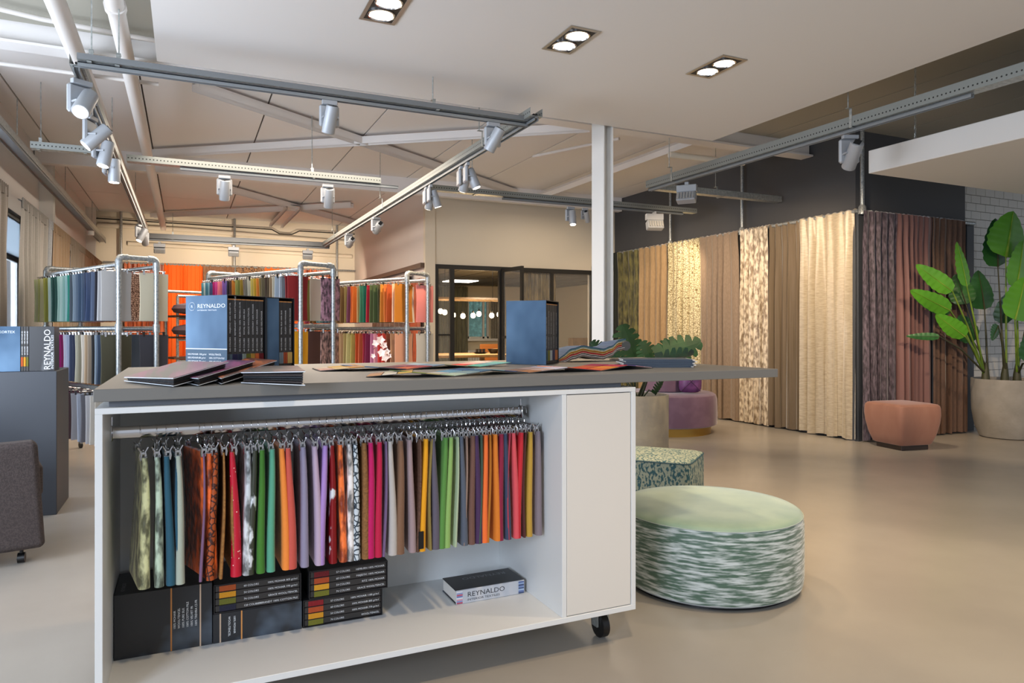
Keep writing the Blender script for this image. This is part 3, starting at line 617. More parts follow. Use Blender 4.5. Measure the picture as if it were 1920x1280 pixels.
# fanned binders on the left of the counter
bind = mat('binder cover print', '77787a', .35, col2='a88a90', nscale=2.5, lo=.42, hi=.7, stretch=(4, .6, 1))
def binder(q, dz, lab, cm):
    """q: four pixel corners of the top cover (front-left, front-right, back-right, back-left) with heights above the counter"""
    T = [onz(u, v, ZC+zz) for u, v, zz in q]; c = sum(T, Vector())/4; c.z = ZC
    o = empty('sample_binder', c, lab, 'binder', 'fanned sample binders on the counter')
    z = Vector((0, 0, 1)); t = .0025
    bot = [Vector((p.x, p.y, max(ZC+.0008, p.z-dz[i]))) for i, p in enumerate(T)]
    def slab(P4, tt, name, m):
        mb = MB(); P5 = [p-z*tt for p in P4]
        mb.quad(*P4); mb.quad(*P5[::-1])
        for i in range(4): j = (i+1) % 4; mb.quad(P4[i], P5[i], P5[j], P4[j])
        return mb.build(name, m, o, world=True)
    slab(T, t, 'top_cover', cm); slab([b+z*t for b in bot], t, 'bottom_cover', coverdk)
    cc = sum(T, Vector())/4
    ins = lambda p, k: p.lerp(Vector((cc.x, cc.y, p.z)), k)
    a = [ins(p, .05)-z*(t+.0005) for p in T]; b = [ins(p, .07)+z*(t+.0005) for p in bot]
    n = 5
    for k in range(n):
        f0, f1 = k/n, (k+.7)/n
        A = [x.lerp(y, f0) for x, y in zip(a, b)]; Bq = [x.lerp(y, f1) for x, y in zip(a, b)]
        mb = MB(); mb.quad(*A); mb.quad(*Bq[::-1])
        for i in range(4): j = (i+1) % 4; mb.quad(A[i], Bq[i], Bq[j], A[j])
        mb.build('fabric_page', mat('page '+str(k % 3), ('1b1a1c', '3b3230', '22262c')[k % 3], .8, bump=.4, bscale=150), o, world=True)
    e = MB(); e.tube([T[0]-z*t, T[1]-z*t, T[2]-z*t], .0012, 4, False).tube([bot[0]+z*.001, bot[1]+z*.001, bot[2]+z*.001], .0012, 4, False); e.build('cover_edge', inkblue, o, world=True)
    return o
def bprint(k, c, c2): return mat('binder print '+k, c, .5, col2=c2, nscale=5, lo=.42, hi=.62, stretch=(5, .5, 1))
binder(((233, 706, .018), (325, 708, .028), (428, 678, .062), (335, 677, .058)), (.014, .025, .032, .03), 'grey binder lying leftmost of the fanned pile', bprint('a', '7f7c78', 'a07488'))
binder(((330, 705, .02), (372, 708, .026), (478, 676, .058), (430, 674, .05)), (.016, .023, .03, .028), 'binder with magenta streaks second in the fanned pile', bprint('b', '4c2a48', '9c4a78'))
binder(((398, 703, .018), (415, 708, .022), (519, 675, .055), (462, 670, .05)), (.015, .019, .022, .025), 'binder with orange brown streaks third in the fanned pile', bprint('c', '55281c', 'c06a38'))
binder(((452, 697, .036), (572, 695, .046), (558, 685, .046), (476, 686, .04)), (.034, .043, .04, .037), 'black open binder at the right end of the fanned pile', bprint('d', '251c1e', '6a4038'))

# colour cards folded in concertina
def concertina(pts, wid, cols, lab, amp=.010, board='5a5652'):
    """pts: pixel polyline of the near edge on the counter; wid: depth in metres; cols: chips per panel"""
    A = [onz(u, v, ZC+.001) for u, v in pts]; o = empty('colour_card', (A[0]+A[-1])/2, lab, 'colour card')
    n = len(cols); L = sum((A[i+1]-A[i]).length for i in range(len(A)-1))
    def along(s):
        s *= L
        for i in range(len(A)-1):
            d = (A[i+1]-A[i]).length
            if s <= d or i == len(A)-2: return A[i].lerp(A[i+1], s/d)
            s -= d
    bm_ = mat('card board '+board, board, .7); per = 3
    for k in range(n):
        p, q = along(k/n), along((k+1)/n); d = (q-p); w = Vector((-d.y, d.x, 0)).normalized()*wid + d.normalized()*wid*-.25
        zz = [Vector((0, 0, amp if (k+e) % 2 else 0)) for e in (0, 1)]
        mb = MB(); c4 = [p+zz[0], q+zz[1], q+w+zz[1], p+w+zz[0]]; up = Vector((0, 0, .0015))
        mb.quad(*[x+up for x in c4]); mb.quad(*c4[::-1])
        for i in range(4): j = (i+1) % 4; mb.quad(c4[i]+up, c4[i], c4[j], c4[j]+up)
        mb.build('card_panel', bm_, o, world=True)
        for r, row in enumerate(cols[k]):
            nr = len(cols[k])
            for c, cc in enumerate(row):
                a0, a1 = (c+.05)/len(row), (c+.97)/len(row); b0, b1 = (r+.06)/nr, (r+.96)/nr
                f = lambda a, b: (c4[0]*(1-a)+c4[1]*a)*(1-b)+(c4[3]*(1-a)+c4[2]*a)*b
                lo_, hi_ = up*1.1, up*2.4; K = [f(a0, b0), f(a1, b0), f(a1, b1), f(a0, b1)]
                m2 = MB(); m2.quad(*[x+hi_ for x in K])
                for i in range(4): j = (i+1) % 4; m2.quad(K[i]+hi_, K[i]+lo_, K[j]+lo_, K[j]+hi_)
                m2.build('colour_chip', mat('chip '+cc, cc, .8), o, world=True)
W3 = lambda s: [r.split() for r in s.split('|')]
concertina([(686, 707), (800, 708), (1000, 699), (1100, 697), (1225, 690)], .17, [W3('d8a070 e8d8c0 e0b050|c89878 d8cdb0 b08040'), W3('8a9a30 c8b060 9aa878|607830 b89a50 a0b088'), W3('b8c8b0 8aa0a0 4a7088|c8c0b0 70a0b8 3a5a80'), W3('6aa8b8 2f5a9a 3a4a60|a8c8d0 5080b8 503f38'),
   W3('b0764a c8a898 d8d0d8|8a6a5a a89088 b8b0c0'), W3('e05828 d02838 c01830|f08030 e04838 d02040'), W3('e87030 f09030 c83848|e85028 d06030 a82848'), W3('7040a0 e8a0b0 f0c8c8|9060b0 f0b8a8 e88090')], 'near folded colour card with yellow, blue, red and pink chips along the counter front', .016)
concertina([(600, 696), (700, 695), (860, 690), (960, 686)], .2, [W3('e0b0a0 e8c890 e0a050|d8c8b8 d8b060 c89048'), W3('5080b0 203048 403850|88a8c8 384a70 3a4a68'), W3('c05830 a03840 7890a8|6a3040 8a4a58 a0b8c8'), W3('a0a870 c8c890 708850|b8b8a8 c03830 d04038'), W3('58b0a0 70a0a8 78c0b8|d03028 e0a8a0 f0d0c8')], 'far folded colour card with beige, navy, green and turquoise chips behind the near one', .014)

# pile of layered cloth samples folded over itself
fp = empty('sample_bundle', onz(1110, 678, ZC), 'bundle of layered striped cloth samples curled over on the back of the counter', 'cloth samples')
lay = ['3d5570', '5b8a8c', '8f9a86', 'e8dcc8', 'c89a30', 'b8702a', 'd8b070', 'a8281c', 'd84848', 'c8b8a0', '3a3028', 'e8d8d0', '6a5a4c', '9a8878']
TH = .0042
for i, c in enumerate(lay):
    off = (len(lay)-1-i)*TH
    def fn(a, b, off=off, i=i):
        # profile along the counter: flat, rising hump, dropping, curled lip
        K = [(0, .0), (.10, .0), (.22, .016), (.36, .030), (.52, .020), (.66, .012), (.78, .026), (.9, .058), (1., .064)]
        for j in range(len(K)-1):
            if a <= K[j+1][0] or j == len(K)-2:
                q = (a-K[j][0])/(K[j+1][0]-K[j][0]); q = q*q*(3-2*q); z = K[j][1]*(1-q)+K[j+1][1]*q; break
        s = min(1, a*5+.25); x = -.21+.40*a - (.0 if i else 0) + off*.3*a
        return (x, -.02+.16*b+off*.2, .002+off*s+z*(1-.2*b)*1.0)
    mb = MB(); mb.grid(fn, 36, 3); top = list(mb.v); nf = list(mb.f); n = len(top)
    mb.v += [v-Vector((0, 0, TH*.75)) for v in top]; mb.f += [tuple(x+n for x in f[::-1]) for f in nf]
    mb.f += [(k, k+n, k+1+n, k+1) for k in range(36)]+[(36+37*j, 36+37*j+n, 36+37*(j+1)+n, 36+37*(j+1)) for j in range(3)]+[(37*j, 37*(j+1), 37*(j+1)+n, 37*j+n) for j in range(3)]
    mb.build('cloth_layer', mat('knit blue', '2b3e5c', .85, col2='4a6080', nscale=38, kind='wave', stretch=(1, .2, .1), lo=.3, hi=.7) if i == 0 else cloth(c, 'weave'), fp)
mb = MB(); mb.tube([(.2, -.02, .082), (.205, .02, .085), (.2, .15, .08)], [.026, .028, .024], 14); mb.build('cloth_roll', mat('grey rib', '4c4c4a', .8, col2='6b6b66', nscale=50, kind='wave', lo=.3, hi=.7), fp)
MB().bbox(.2, .42, .0, .15, .0, .012, .004, Matrix.Rotation(0, 4, 'Y')).build('cloth_layer', cloth('a89a88', 'weave'), fp)
# booklets
fr_ = onz(1236, 689, ZC); vy = Vector((sin(YAW), cos(YAW), 0)); vx = Vector((vy.y, -vy.x, 0))
for i in range(5):
    c = fr_+vy*(.1+i*.005)+vx*((-.012, .004, -.004, .010, .004)[i]); c.z = ZC+.0002+i*.0072
    o = empty('booklet', c, 'slate blue booklet in the small pile on the counter, %s from the bottom' % ordn(i+1), 'booklet', 'slate blue booklets piled on the counter', rz=-YAW+(.02, -.03, .03, 0, -.04)[i])
    MB().bbox(-.155, .15, -.1, .1, 0, .0012, .0004).bbox(-.155, .15, -.1, .1, .0056, .0068, .0004).bbox(-.155, .15, -.1025, -.1, 0, .0068, .0005).build('cover', mat('slate booklet cover', '44505e', .65), o, smooth=False)
    B(-.153, .162, -.099, .098, .0012, .0056).build('page_block', mat('paper'), o)

# ------------------------------------------------------------------ pipe racks with hanging fabric samples
RD = Vector((sin(radians(-25.7)), cos(radians(-25.7)), 0)); RC = Vector((RD.y, -RD.x, 0)); RROT = math.atan2(-RD.y, -RD.x)   # local +X = toward the near end, +Y = RC reversed twice
RSW = {}
def rsw(w, h, k):
    key = (round(w, 2), round(h, 2), k)
    if key not in RSW: RSW[key] = swatch_mesh(w, h, .008, .016, 50+k*7, .006, ztop=-.055)
    return RSW[key]
RHM = MB(); RHM.tube([(0, .018, .0), (0, 0, .02), (0, -.016, .004), (0, 0, -.03)], .0025, 4, False); RHM.tube([(0, -.1, -.034), (0, .1, -.034)], .003, 4)
for s in (-1, 1): RHM.box(-.008, .008, s*.085-.007, s*.085+.007, -.07, -.03)
RH = RHM.mesh('hanger', False); RH.materials.append(chrome); RHB = RH.copy(); RHB.materials.clear(); RHB.materials.append(blackm)
NAMES = {}
def cname(c):
    r, g, b = [int(c[i:i+2], 16)/255 for i in (0, 2, 4)]; mx, mn = max(r, g, b), min(r, g, b); L = (mx+mn)/2; s = mx-mn
    if s < .08: return 'black' if mx < .2 else 'charcoal' if mx < .36 else 'grey' if mx < .7 else 'pale grey'
    import colorsys
    h = colorsys.rgb_to_hsv(r, g, b)[0]*360
    n = [(14, 'red'), (26, 'rust'), (40, 'ochre'), (62, 'yellow'), (95, 'olive green'), (155, 'green'), (190, 'teal'), (250, 'blue'), (290, 'purple'), (335, 'pink'), (361, 'red')]
    w = next(b_ for a, b_ in n if h <= a)
    if w in ('ochre', 'rust', 'yellow', 'red') and s < .27: w = 'beige' if mx > .6 else 'brown'
    return ('dark ' if mx < .38 else 'pale ' if mx > .75 and s < .35 else '')+w
def rack(p0, w, L, ztop, zmid, zlow, lab, key, rods, wsw, hsw):
    """p0 near-left post; rods: {(side, tier): colours far->near}"""
    p0 = Vector((p0[0], p0[1], 0)); o = empty('pipe_rack', p0, lab, 'clothes rack', rz=0)
    r = .021
    C = [p0, p0+RC*w, p0+RC*w+RD*L, p0+RD*L]; Z = Vector((0, 0, 1))
    for i, c in enumerate(C):
        MB().tube([c+Z*.05, c+Z*(ztop-.04)], r, 12).build('post', galvp, o, world=True)
        other = C[[1, 0, 3, 2][i]]; d = (other-c).normalized()
        for zz in (zmid, zlow): MB().tube([c+Z*(zz-.035), c+Z*(zz+.035)], r*1.35, 12).build('pipe_fitting', galvp, o, world=True)
        MB().tube([c+Z*(ztop-.10), c+Z*(ztop-.03), c+Z*(ztop-.01)+d*.008, c+Z*ztop+d*.03, c+Z*ztop+d*.07], r*1.33, 12).build('pipe_fitting', galvp, o, world=True)
        cs = MB(); cs.tube([c+Z*.03+RC*-.012, c+Z*.03+RC*.012], .03, 14); cs.tube([c+Z*.03, c+Z*.07], .012, 8); cs.build('caster', black, o, world=True)
    for a, b in ((0, 1), (3, 2)): MB().tube([C[a]+Z*ztop, C[b]+Z*ztop], r, 12).build('crossbar', galvp, o, world=True)
    zr = {'top': ztop-.065, 'middle': zmid, 'bottom': zlow}
    for sd, c in (('left', 0), ('right', 1)):
        for tn, z in zr.items():
            q = C[c]+Z*z; MB().tube([q, q+RD*L], r*.95, 12).build('hanging_rod', galvp, o, world=True)
    for (sd, tn), cols in rods.items():
        c = C[0] if sd == 'left' else C[1]; n = len(cols); z = zr[tn]
        for i, cc in enumerate(cols):
            kind = 'v'
            if ':' in cc: cc, kind = cc.split(':')
            s = .05+(L-.1)*(n-1-i)/max(1, n-1); q = c+RD*s+Z*(z)
            R = random.Random(i*7+len(lab)+ord(tn[0])); a = R.uniform(-.10, .10) if i < n-1 else 0
            idx = n-i
            ww = wsw*(R.uniform(.92, 1.08))
            sw = empty('hanging_sample', q, '%s sample, %s from front, %s tier, %s rod of %s rack' % (cname(cc), ordn(idx), tn, sd, key), 'fabric sample', 'fabric samples on the pipe racks', rz=RROT+a)
            inst(rsw(wsw, hsw, R.randrange(4)), 'fabric', sw, m=cloth(cc, kind), rot=(0, R.uniform(-.05, .05) if i < n-1 else 0, 0)); inst(RHB if (i+ord(tn[0])) % 5 == 0 else RH, 'hanger', sw)
sp = str.split
rack((-.51, 6.74), .308, 1.72, 1.82, 1.22, .70, 'left galvanised pipe rack full of hanging fabric samples beside the countertop', 'left', {
    ('left', 'top'): sp('dfe6a8 e8ecc0 d8dc90 f0ecc0 c8c45c 9a9a40 cfe4da 2f6a5c 1c4a42 1f5248 a8ccc0 b8d4cc 8fb8b0 9cc0c0 2a8a78 48545e 7a8a98 5a6a7c 33475e 3a4c64 20304c 2a3c5c 25344e 4a5872 1c1c28 b0b0b2 a8a6a4'),
    ('right', 'top'): sp('6a3048 4a3a60 a86a48 8a5a40 c89a50:leo c07a60 8a6a60 b89a90:leo c8c0a8'),
    ('left', 'middle'): sp('e8e4f4 dcd8ec c8b8dc b8a0d0 7a50a0 5a3070 4a2a5c c83088 980060 b00878 800050 c8c8dc a8b0c8 3c4660 283048 b8b4a0 8a8470 cfc6b8 b49a7c 9a8a78 2a2a2c 90a0b0 3a4a60 4c4a38'),
    ('right', 'middle'): sp('d8a040 c05030:crush b04028:crush 2c3038 6a7684 4a5a70 3c3c44'),
    ('left', 'bottom'): sp('c8ccdc 8a98b4 28385c 5a6a80 50204c 902070 1c1c24 7a4050 4a3438 9a9aa0 b0b8c8 6a6a72 c4c4c8 d8d4cc cfc8bc b0aaa0'),
}, .245, .415)
rack((.987, 6.90), .37, 1.75, 1.84, 1.25, .72, 'middle galvanised pipe rack behind the titled slipcase', 'middle', {
    ('left', 'top'): sp('5a98a8 d8e8e8 4a88a0 90c0d0 4a6090 b01870 c84898 f08898 d87880 8058a0 7060a8 1c1418 4a3020 b06a18 8a8a48 6a7030 8a7018 6a5c50 6a665a 9a9888 b0a050 a88a20 c07020 7a6838 5a5038 3c2a1c 4a3c28 8a7458 b4ac98 98a4b0 a8b0ba 70787e 7a1418 8e1a1c'),
    ('right', 'top'): sp('3a2a20 6a5a48 7a8038 8a8440 3a3028 4a2c24 a07a20:crush 6a6a30 c8c4b4 86606f:crush'),
    ('left', 'middle'): sp('b0aca8 a8a098 e09a18 f0a810'),
    ('right', 'middle'): sp('c0b8a8 7a6a58 5a7a28 8a9a38 9a9a98 7a7a78 5a3c34 7a5a52:crush'),
}, .225, .42)
rack((2.18, 7.43), .31, 1.75, 1.83, 1.225, .72, 'right galvanised pipe rack in front of the glazed office', 'right', {
    ('left', 'top'): sp('802048 8a2850 5a3c14 6a4818 4a7a88 6a8c90 34505e 3a5670 48505a 2c2c2c 9a8a68 6a5030 7a5c38 9a8a50 7a4a70 d06a28 e07830 c8a878 4a9070 087058 c01c38 58663c 4a5c34 3a3c20 d08a30 d0722a b85018 ecc8a8 c87a18'),
    ('right', 'top'): sp('d08820 7a6aa0 b0b0a8 3c5a40 d8d8d0 f0908c'),
    ('left', 'middle'): sp('9a9488 b8b4a4 b8a488 7a5c48 9a7058 8a6450 4c4c5c 90a8a0 c87a18 b8906a c8a888 b0a070 d0c890 b8b060 c85828 d87048 a82040 80204a d088b0 e8a8b8 c83838 d84838 7a3c24 a88060 d0967a'),
    ('right', 'middle'): sp('c05820 d8902c d8b038 c8b878 4a4038 c8c4bc'),
}, .262, .415)
# orchid spray in front of the right rack
of = empty('orchid', P(722, 655, 5.0), 'pale pink orchid spray in front of the right rack', 'flower')
for k, (du, dv, s) in enumerate(((0, -18, .035), (-9, -12, .03), (6, -8, .03), (2, 6, .034), (12, 4, .026), (8, 16, .03), (-14, 12, .02), (16, 12, .02))):
    c = P(714+du, 655+dv, 5.0); mb = MB()
    for j in range(5):
        a = j*2*pi/5+k; d = Vector((cos(a)*cos(YAW), -cos(a)*sin(YAW), sin(a))); nrm = Vector((-sin(YAW), -cos(YAW), 0)); sd = d.cross(nrm)
        mb.quad(c, c+d*s*.5+sd*s*.4-nrm*-.006, c+d*s+nrm*.008, c+d*s*.5-sd*s*.4+nrm*.006)
    mb.build('blossom', mat('orchid petal', 'e8c4b4', .5, col2='fff0e8', nscale=30), of, world=True)
ST = P(740, 690, 5.0); mb = MB(); mb.tube([P(740, 800, 5.0), P(742, 700, 5.0), P(728, 660, 5.0), P(714, 640, 5.0), P(700, 655, 5.0)], .003, 6); mb.build('stem', mat('brown stem', '8a5038', .6), of, world=True)
p = P(740, 800, 5.0); mb = MB(); mb.lathe([(.06, 0), (.075, p.z), (.068, p.z), (.06, p.z-.05)], 20, (p.x, p.y, .0)); mb.build('pot', white, of, world=True)

# ------------------------------------------------------------------ curtains
def curtain(p0, p1, z0, z1, folds, amp, m, lab, grp=None, seed=0, nrm=None, header=0, nv=12, roll=.03, sag=0., name='curtain', rod=None):
    R = random.Random(seed); p0 = Vector(p0); p1 = Vector(p1); d = p1-p0; L = d.length; d.normalize(); n = Vector(nrm) if nrm else Vector((d.y, -d.x, 0))
    ph = [R.uniform(-1.7, 1.7) for _ in range(folds+3)]; am = [R.uniform(.3, 1.3) for _ in range(folds+3)]
    def it(A, x): i = int(x); f = x-i; return A[i]*(1-f)+A[i+1]*f
    def off(a, b):
        x = a*folds; k = (.45+.55*min(1, b*3))
        w = sin(2*pi*x+it(ph, x)*(.4+b)); w = w*.8+.35*sin(4.7*pi*x/2+ph[1]*3)
        return amp*k*it(am, x)*w
    o = empty(name, (p0+p1)/2+Vector((0, 0, z0)), lab, 'curtain', grp)
    mb = MB(); nu = folds*8
    def fn(a, b):
        q = p0+d*(L*a+.3*amp*sin(4*pi*a*folds+1)*b); z = z1+(z0-z1)*b
        if b < .001: return q+n*(-roll)+Vector((0, 0, z+.008+.006*sin(9*a*folds)))
        f = off(a, b)+roll*.4*(b < .1)
        return q+n*f+Vector((0, 0, z+(.006*sin(7*a*folds) if b < .06 else 0)+(.01*sin(2*pi*a*folds*.5+ph[0])*b)))
    vs = [0, .004, .02, .05]+[.05+.95*i/nv for i in range(1, nv+1)]
    base = len(mb.v)
    for b in vs:
        for i in range(nu+1): mb.v.append(Vector(fn(i/nu, b)))
    for j in range(len(vs)-1):
        for i in range(nu): a = j*(nu+1)+i; mb.f.append((a, a+1, a+nu+2, a+nu+1))
    mb.smooth = True; mb.build('cloth', m, o, world=True)
    if header:
        hb = MB()
        hb.grid(lambda a, b: p0+d*(L*a)+n*(.012*sin(2*pi*a*header)+.015)+Vector((0, 0, z1+.02-.10*b)), header*6, 2); hb.build('pleated_header', m, o, world=True)
    return o
def cm_(key, c, c2, **k): return mat(key, c, k.pop('rough', .7), sheen=.5, col2=c2, **k)
olivev = cm_('olive velvet', '37341c', '6f6836', nscale=22, lo=.35, hi=.65, stretch=(1, 1, .35), bump=.15, bscale=60)
tanv = cm_('tan linen', '977b56', 'a0845e', nscale=60, stretch=(1, 1, .3)); taupev = cm_('taupe linen', '7e6b58', '877461', nscale=80, stretch=(1, 1, .3))
leog = mat('gold leopard cloth', '6b5628', .5, sheen=.2, col2='cfc39c', nscale=40, lo=.05, hi=.10, kind='voronoi', stretch=(1, 1, .8))
crushb = cm_('crushed beige velvet', '7f6c55', 'd6c8b0', nscale=34, lo=.38, hi=.6, stretch=(1, 1, .4), bump=.4, bscale=22, rough=.4)
cord = cm_('brown corduroy', '66563f', '6f5e49', nscale=90, stretch=(1, 1, .02), bump=.2, bscale=150, bstretch=(1, 1, .02))
satin = cm_('champagne velvet', 'a2937a', 'bbad93', nscale=26, lo=.3, hi=.7, stretch=(.7, .7, 3), rough=.36, bump=.12, bscale=26, bstretch=(.3, .3, 5))
purv = cm_('aubergine velvet', '352c33', '6b5e68', nscale=60, lo=.4, hi=.7, stretch=(1, 1, .25), bump=.2, bscale=60)
mauve = cm_('mauve rib', '6a4844', '765450', nscale=120, stretch=(1, 1, .02), lo=.3, hi=.7); brownc = cm_('chestnut cloth', '50392b', '593f2f', nscale=80, stretch=(1, 1, .3))
XC = 6.60
def yu(u): return onx(u, 620, XC).y
CW = [(1151, 1158, '1f2218', 2, 'very dark green curtain at the far left end of the dark wall'), (1158, 1200, olivev, 4, 'olive crushed velvet curtain hung far left on the dark wall'), (1200, 1253, tanv, 5, 'golden tan linen curtain between olive and leopard ones'), (1254, 1313, leog, 6, 'gold and white leopard pattern curtain on the dark wall'),
      (1313, 1384, taupev, 6, 'taupe linen curtain between leopard and crushed beige ones'), (1389, 1441, crushb, 6, 'crushed shiny beige velvet curtain right of the steel pole'), (1441, 1502, cord, 5, 'brown ribbed curtain left of the champagne one'), (1500, 1604, satin, 6, 'champagne shiny velvet curtain at the wall corner')]
for i, (a, b, m, f, lab) in enumerate(CW):
    if isinstance(m, str): m = mat('very dark green', m, .8)
    curtain((XC+(.02 if i == 6 else 0), yu(a), 0), (XC+(.02 if i == 6 else 0), yu(b), 0), .02, 2.52, f, .052 if m is not satin else .055, m, lab, 'curtains on the dark wall', seed=i+3, nrm=(-1, 0, 0))
YC = 5.30
def xu(u, y=YC): return ony(u, 620, y).x
for i, (a, b, m, f, lab) in enumerate(((1618, 1681, purv, 5, 'aubergine velvet curtain right of the dark corner'), (1682, 1747, mauve, 6, 'dusty mauve ribbed curtain behind the peach stool'), (1746, 1806, brownc, 6, 'chestnut brown curtain beside the brick wall'))):
    curtain((xu(a), YC, 0), (xu(b), YC, 0), .02, 2.50, f, .042, m, lab, 'curtains on the dark wall', seed=i+31, nrm=(0, -1, 0))
rd = empty('curtain_rail', (6.62, 7.8, 2.5), 'galvanised curtain pipe running along the dark wall', 'curtain rail')
MB().tube([(6.62, 10.2, 2.50), (6.62, 5.36, 2.50)], .022, 10).build('pipe', galvp, rd, world=True)
MB().tube([(6.64, 5.33, 2.48), (8.55, 5.33, 2.48)], .022, 10).build('pipe', galvp, rd, world=True)
for y in (5.33, yu(1387), yu(1253)):
    MB().tube([(6.64, y, 2.46), (6.64, y, 3.42)], .021, 10).build('post', galvp, rd, world=True); MB().tube([(6.64, y, 2.46), (6.64, y, 2.54), (6.64, y, 2.56)], [.045, .04, .026], 12).build('pipe_fitting', galvp, rd, world=True)
MB().tube([(8.55, 5.33, 2.48), (8.6, 5.6, 2.48)], .02, 8).build('pipe_fitting', galvp, rd, world=True)
# back wall curtains
YB = 15.15
copper = cm_('copper stripe', '7a2f14', 'c8673a', nscale=12, lo=.4, hi=.6, stretch=(1, 1, .2), rough=.35); orangec = mat('bright orange cloth', 'f26a18', .8)
leob = mat('brown leopard cloth', '2a150c', .6, col2='b98a5c', nscale=34, lo=.08, hi=.16, kind='voronoi')
for i, (a, b, m, f, lab) in enumerate(((232, 308, copper, 9, 'copper striped curtain at the left of the back wall'), (308, 380, orangec, 10, 'bright orange curtain between copper and brown ones at the back'), (381, 440, cm_('brown back cloth', '7a543a', '8c6446', nscale=20), 6, 'brown curtain right of the wide orange one at the back'),
        (443, 496, leob, 4, 'brown leopard print curtain on the back wall'), (496, 562, orangec, 6, 'orange curtain right of the leopard one at the back'), (562, 625, copper, 7, 'copper striped curtain at the right of the back wall'))):
    curtain((xu(a, YB), YB, 0), (xu(b, YB), YB, 0), .05, 2.5, f, .03, m, lab, 'curtains on the back wall', seed=i+60, nrm=(0, -1, 0), nv=5)
br = empty('curtain_rail', (0, 15.2, 2.5), 'galvanised curtain pipe along the back wall with three posts', 'curtain rail')
MB().tube([(-1.4, 15.15, 2.485), (3.3, 15.15, 2.485)], .02, 8).build('pipe', galvp, br, world=True)
for u in (227, 440, 632): MB().tube([(xu(u, 15.17), 15.17, 0), (xu(u, 15.17), 15.17, 3.45)], .024, 8).build('post', galvp, br, world=True)
# side wall rail and curtains
sr = empty('curtain_rail', (3.28, 12, 2.2), 'dark brown rail on the pink white side wall', 'curtain rail'); MB().box(3.25, 3.32, 10.35, 15.2, 2.17, 2.24).build('rail', mat('brown rail', '5c4a3e', .5), sr, world=True)
def yv(u): return onx(u, 560, 3.25).y
for i, (a, b, c, c2, lab) in enumerate(((700, 768, '4a3226', '6a4a38', 'dark brown curtain under the side wall rail'), (768, 789, 'a04418', '8a3a14', 'rust orange curtain at the near end of the side wall rail'))):
    curtain((3.25, yv(a), 0), (3.25, yv(b), 0), .05, 2.1 if i == 0 else 2.0, 8 if i == 0 else 4, .04, cm_('side cloth %d' % i, c, c2, nscale=10), lab, seed=80+i, nrm=(-1, 0, 0), nv=5)
# left window curtains with pencil pleats
XL2 = -1.46
for i, (u0, u1, c, c2, lab) in enumerate(((-40, 12, '7a6f62', '8a8074', 'taupe pleated curtain cut by the left edge of the photo'), (38, 88, '7d7a74', '94918a', 'grey pleated curtain beside the bright left window'), (88, 97, '6f757c', 'a9adb2', 'narrow grey dotted curtain next to the brown gold one'),
        (97, 130, '76614a', '907550', 'brown gold pleated curtain on the left wall'), (130, 157, '6e6354', '857866', 'taupe pleated curtain far along the left wall'), (157, 191, '5e4226', '7d5a34', 'dark brown pleated curtain in the far left corner'))):
    y0, y1 = onx(u0, 500, XL2).y, onx(u1, 500, XL2).y
    curtain((XL2, y0, 0), (XL2, y1, 0), .05, 2.48, max(3, int((y1-y0)*6)), .035, cm_('pleat cloth %d' % i, c, c2, nscale=300), lab, 'pleated curtains on the left wall', seed=90+i, nrm=(1, 0, 0), header=max(4, int((y1-y0)*16)), nv=6)

# ------------------------------------------------------------------ seating
def seat(name, pos, lab, cat='pouf', rz=0.): return empty(name, (pos.x, pos.y, 0), lab, cat, rz=rz)
c = P(960+FP*.95/3.41, 620, 3.41); r = .43
o = seat('round_pouf', c, 'large round pouf with pale green top and brushed silvery green sides, beside the cabinet')
sidef = mat('brushed jacquard', '4f6b5c', .45, sheen=.4, col2='c9d3d3', nscale=14, lo=.42, hi=.62, stretch=(.8, .8, 7), bump=.15, bscale=18, bstretch=(1, 1, 8), detail=8)
MB().lathe([(r*.93, .015), (r*.985, .03), (r, .07), (r*1.002, .2), (r, .31), (r*.985, .345)], 72).build('side_cover', sidef, o)
MB().lathe([(r*.985, .345), (r*.975, .356), (r*.94, .364), (r*.8, .372), (r*.5, .377), (.001, .379)], 72).build('top_cover', mat('pale green velvet', '85a08a', .6, sheen=.7, col2='9fb59a', nscale=5, lo=.35, hi=.65, detail=6), o)
MB().lathe([(r*.9, .001), (r*.9, .016)], 48).build('base', black, o)
pw = MB(); pw.tube([(r*.988*cos(a), r*.988*sin(a), .3465) for a in [2*pi*i/64 for i in range(65)]], .0022, 5, False); pw.build('piping', mat('piping', 'aebcb4', .5), o)
# square teal pouf
k = Vector((2.70, 3.334, 0)); a = Vector((.77, .638, 0)); b = Vector((-.638, .77, 0)); c = k+a*.245+b*.26
o = seat('square_pouf', c, 'square teal and sand patterned pouf behind the round one', rz=math.atan2(a.y, a.x))
tealf = mat('teal woven pattern', '2a5660', .7, col2='97a090', nscale=75, lo=.42, hi=.52, stretch=(1, 1, .6), detail=1, bump=.3, bscale=60)
MB().lathe([(.23, .03), (.245, .05), (.25, .2), (.25, .38), (.247, .405)], 72, power=9, sy=1.05).build('side_cover', tealf, o)
MB().lathe([(.247, .405), (.243, .415), (.22, .422), (.12, .43), (.001, .432)], 72, power=8, sy=1.05).build('top_cover', tealf, o)
pw = MB(); pw.tube([(.247*math.copysign(abs(cos(t))**(2/9), cos(t)), .26*math.copysign(abs(sin(t))**(2/9), sin(t)), .408) for t in [2*pi*i/72 for i in range(73)]], .004, 5, False); pw.build('piping', mat('teal piping', '1f4a58', .6), o)
MB().box(-.2, .2, -.21, .21, 0, .03).build('base', black, o)
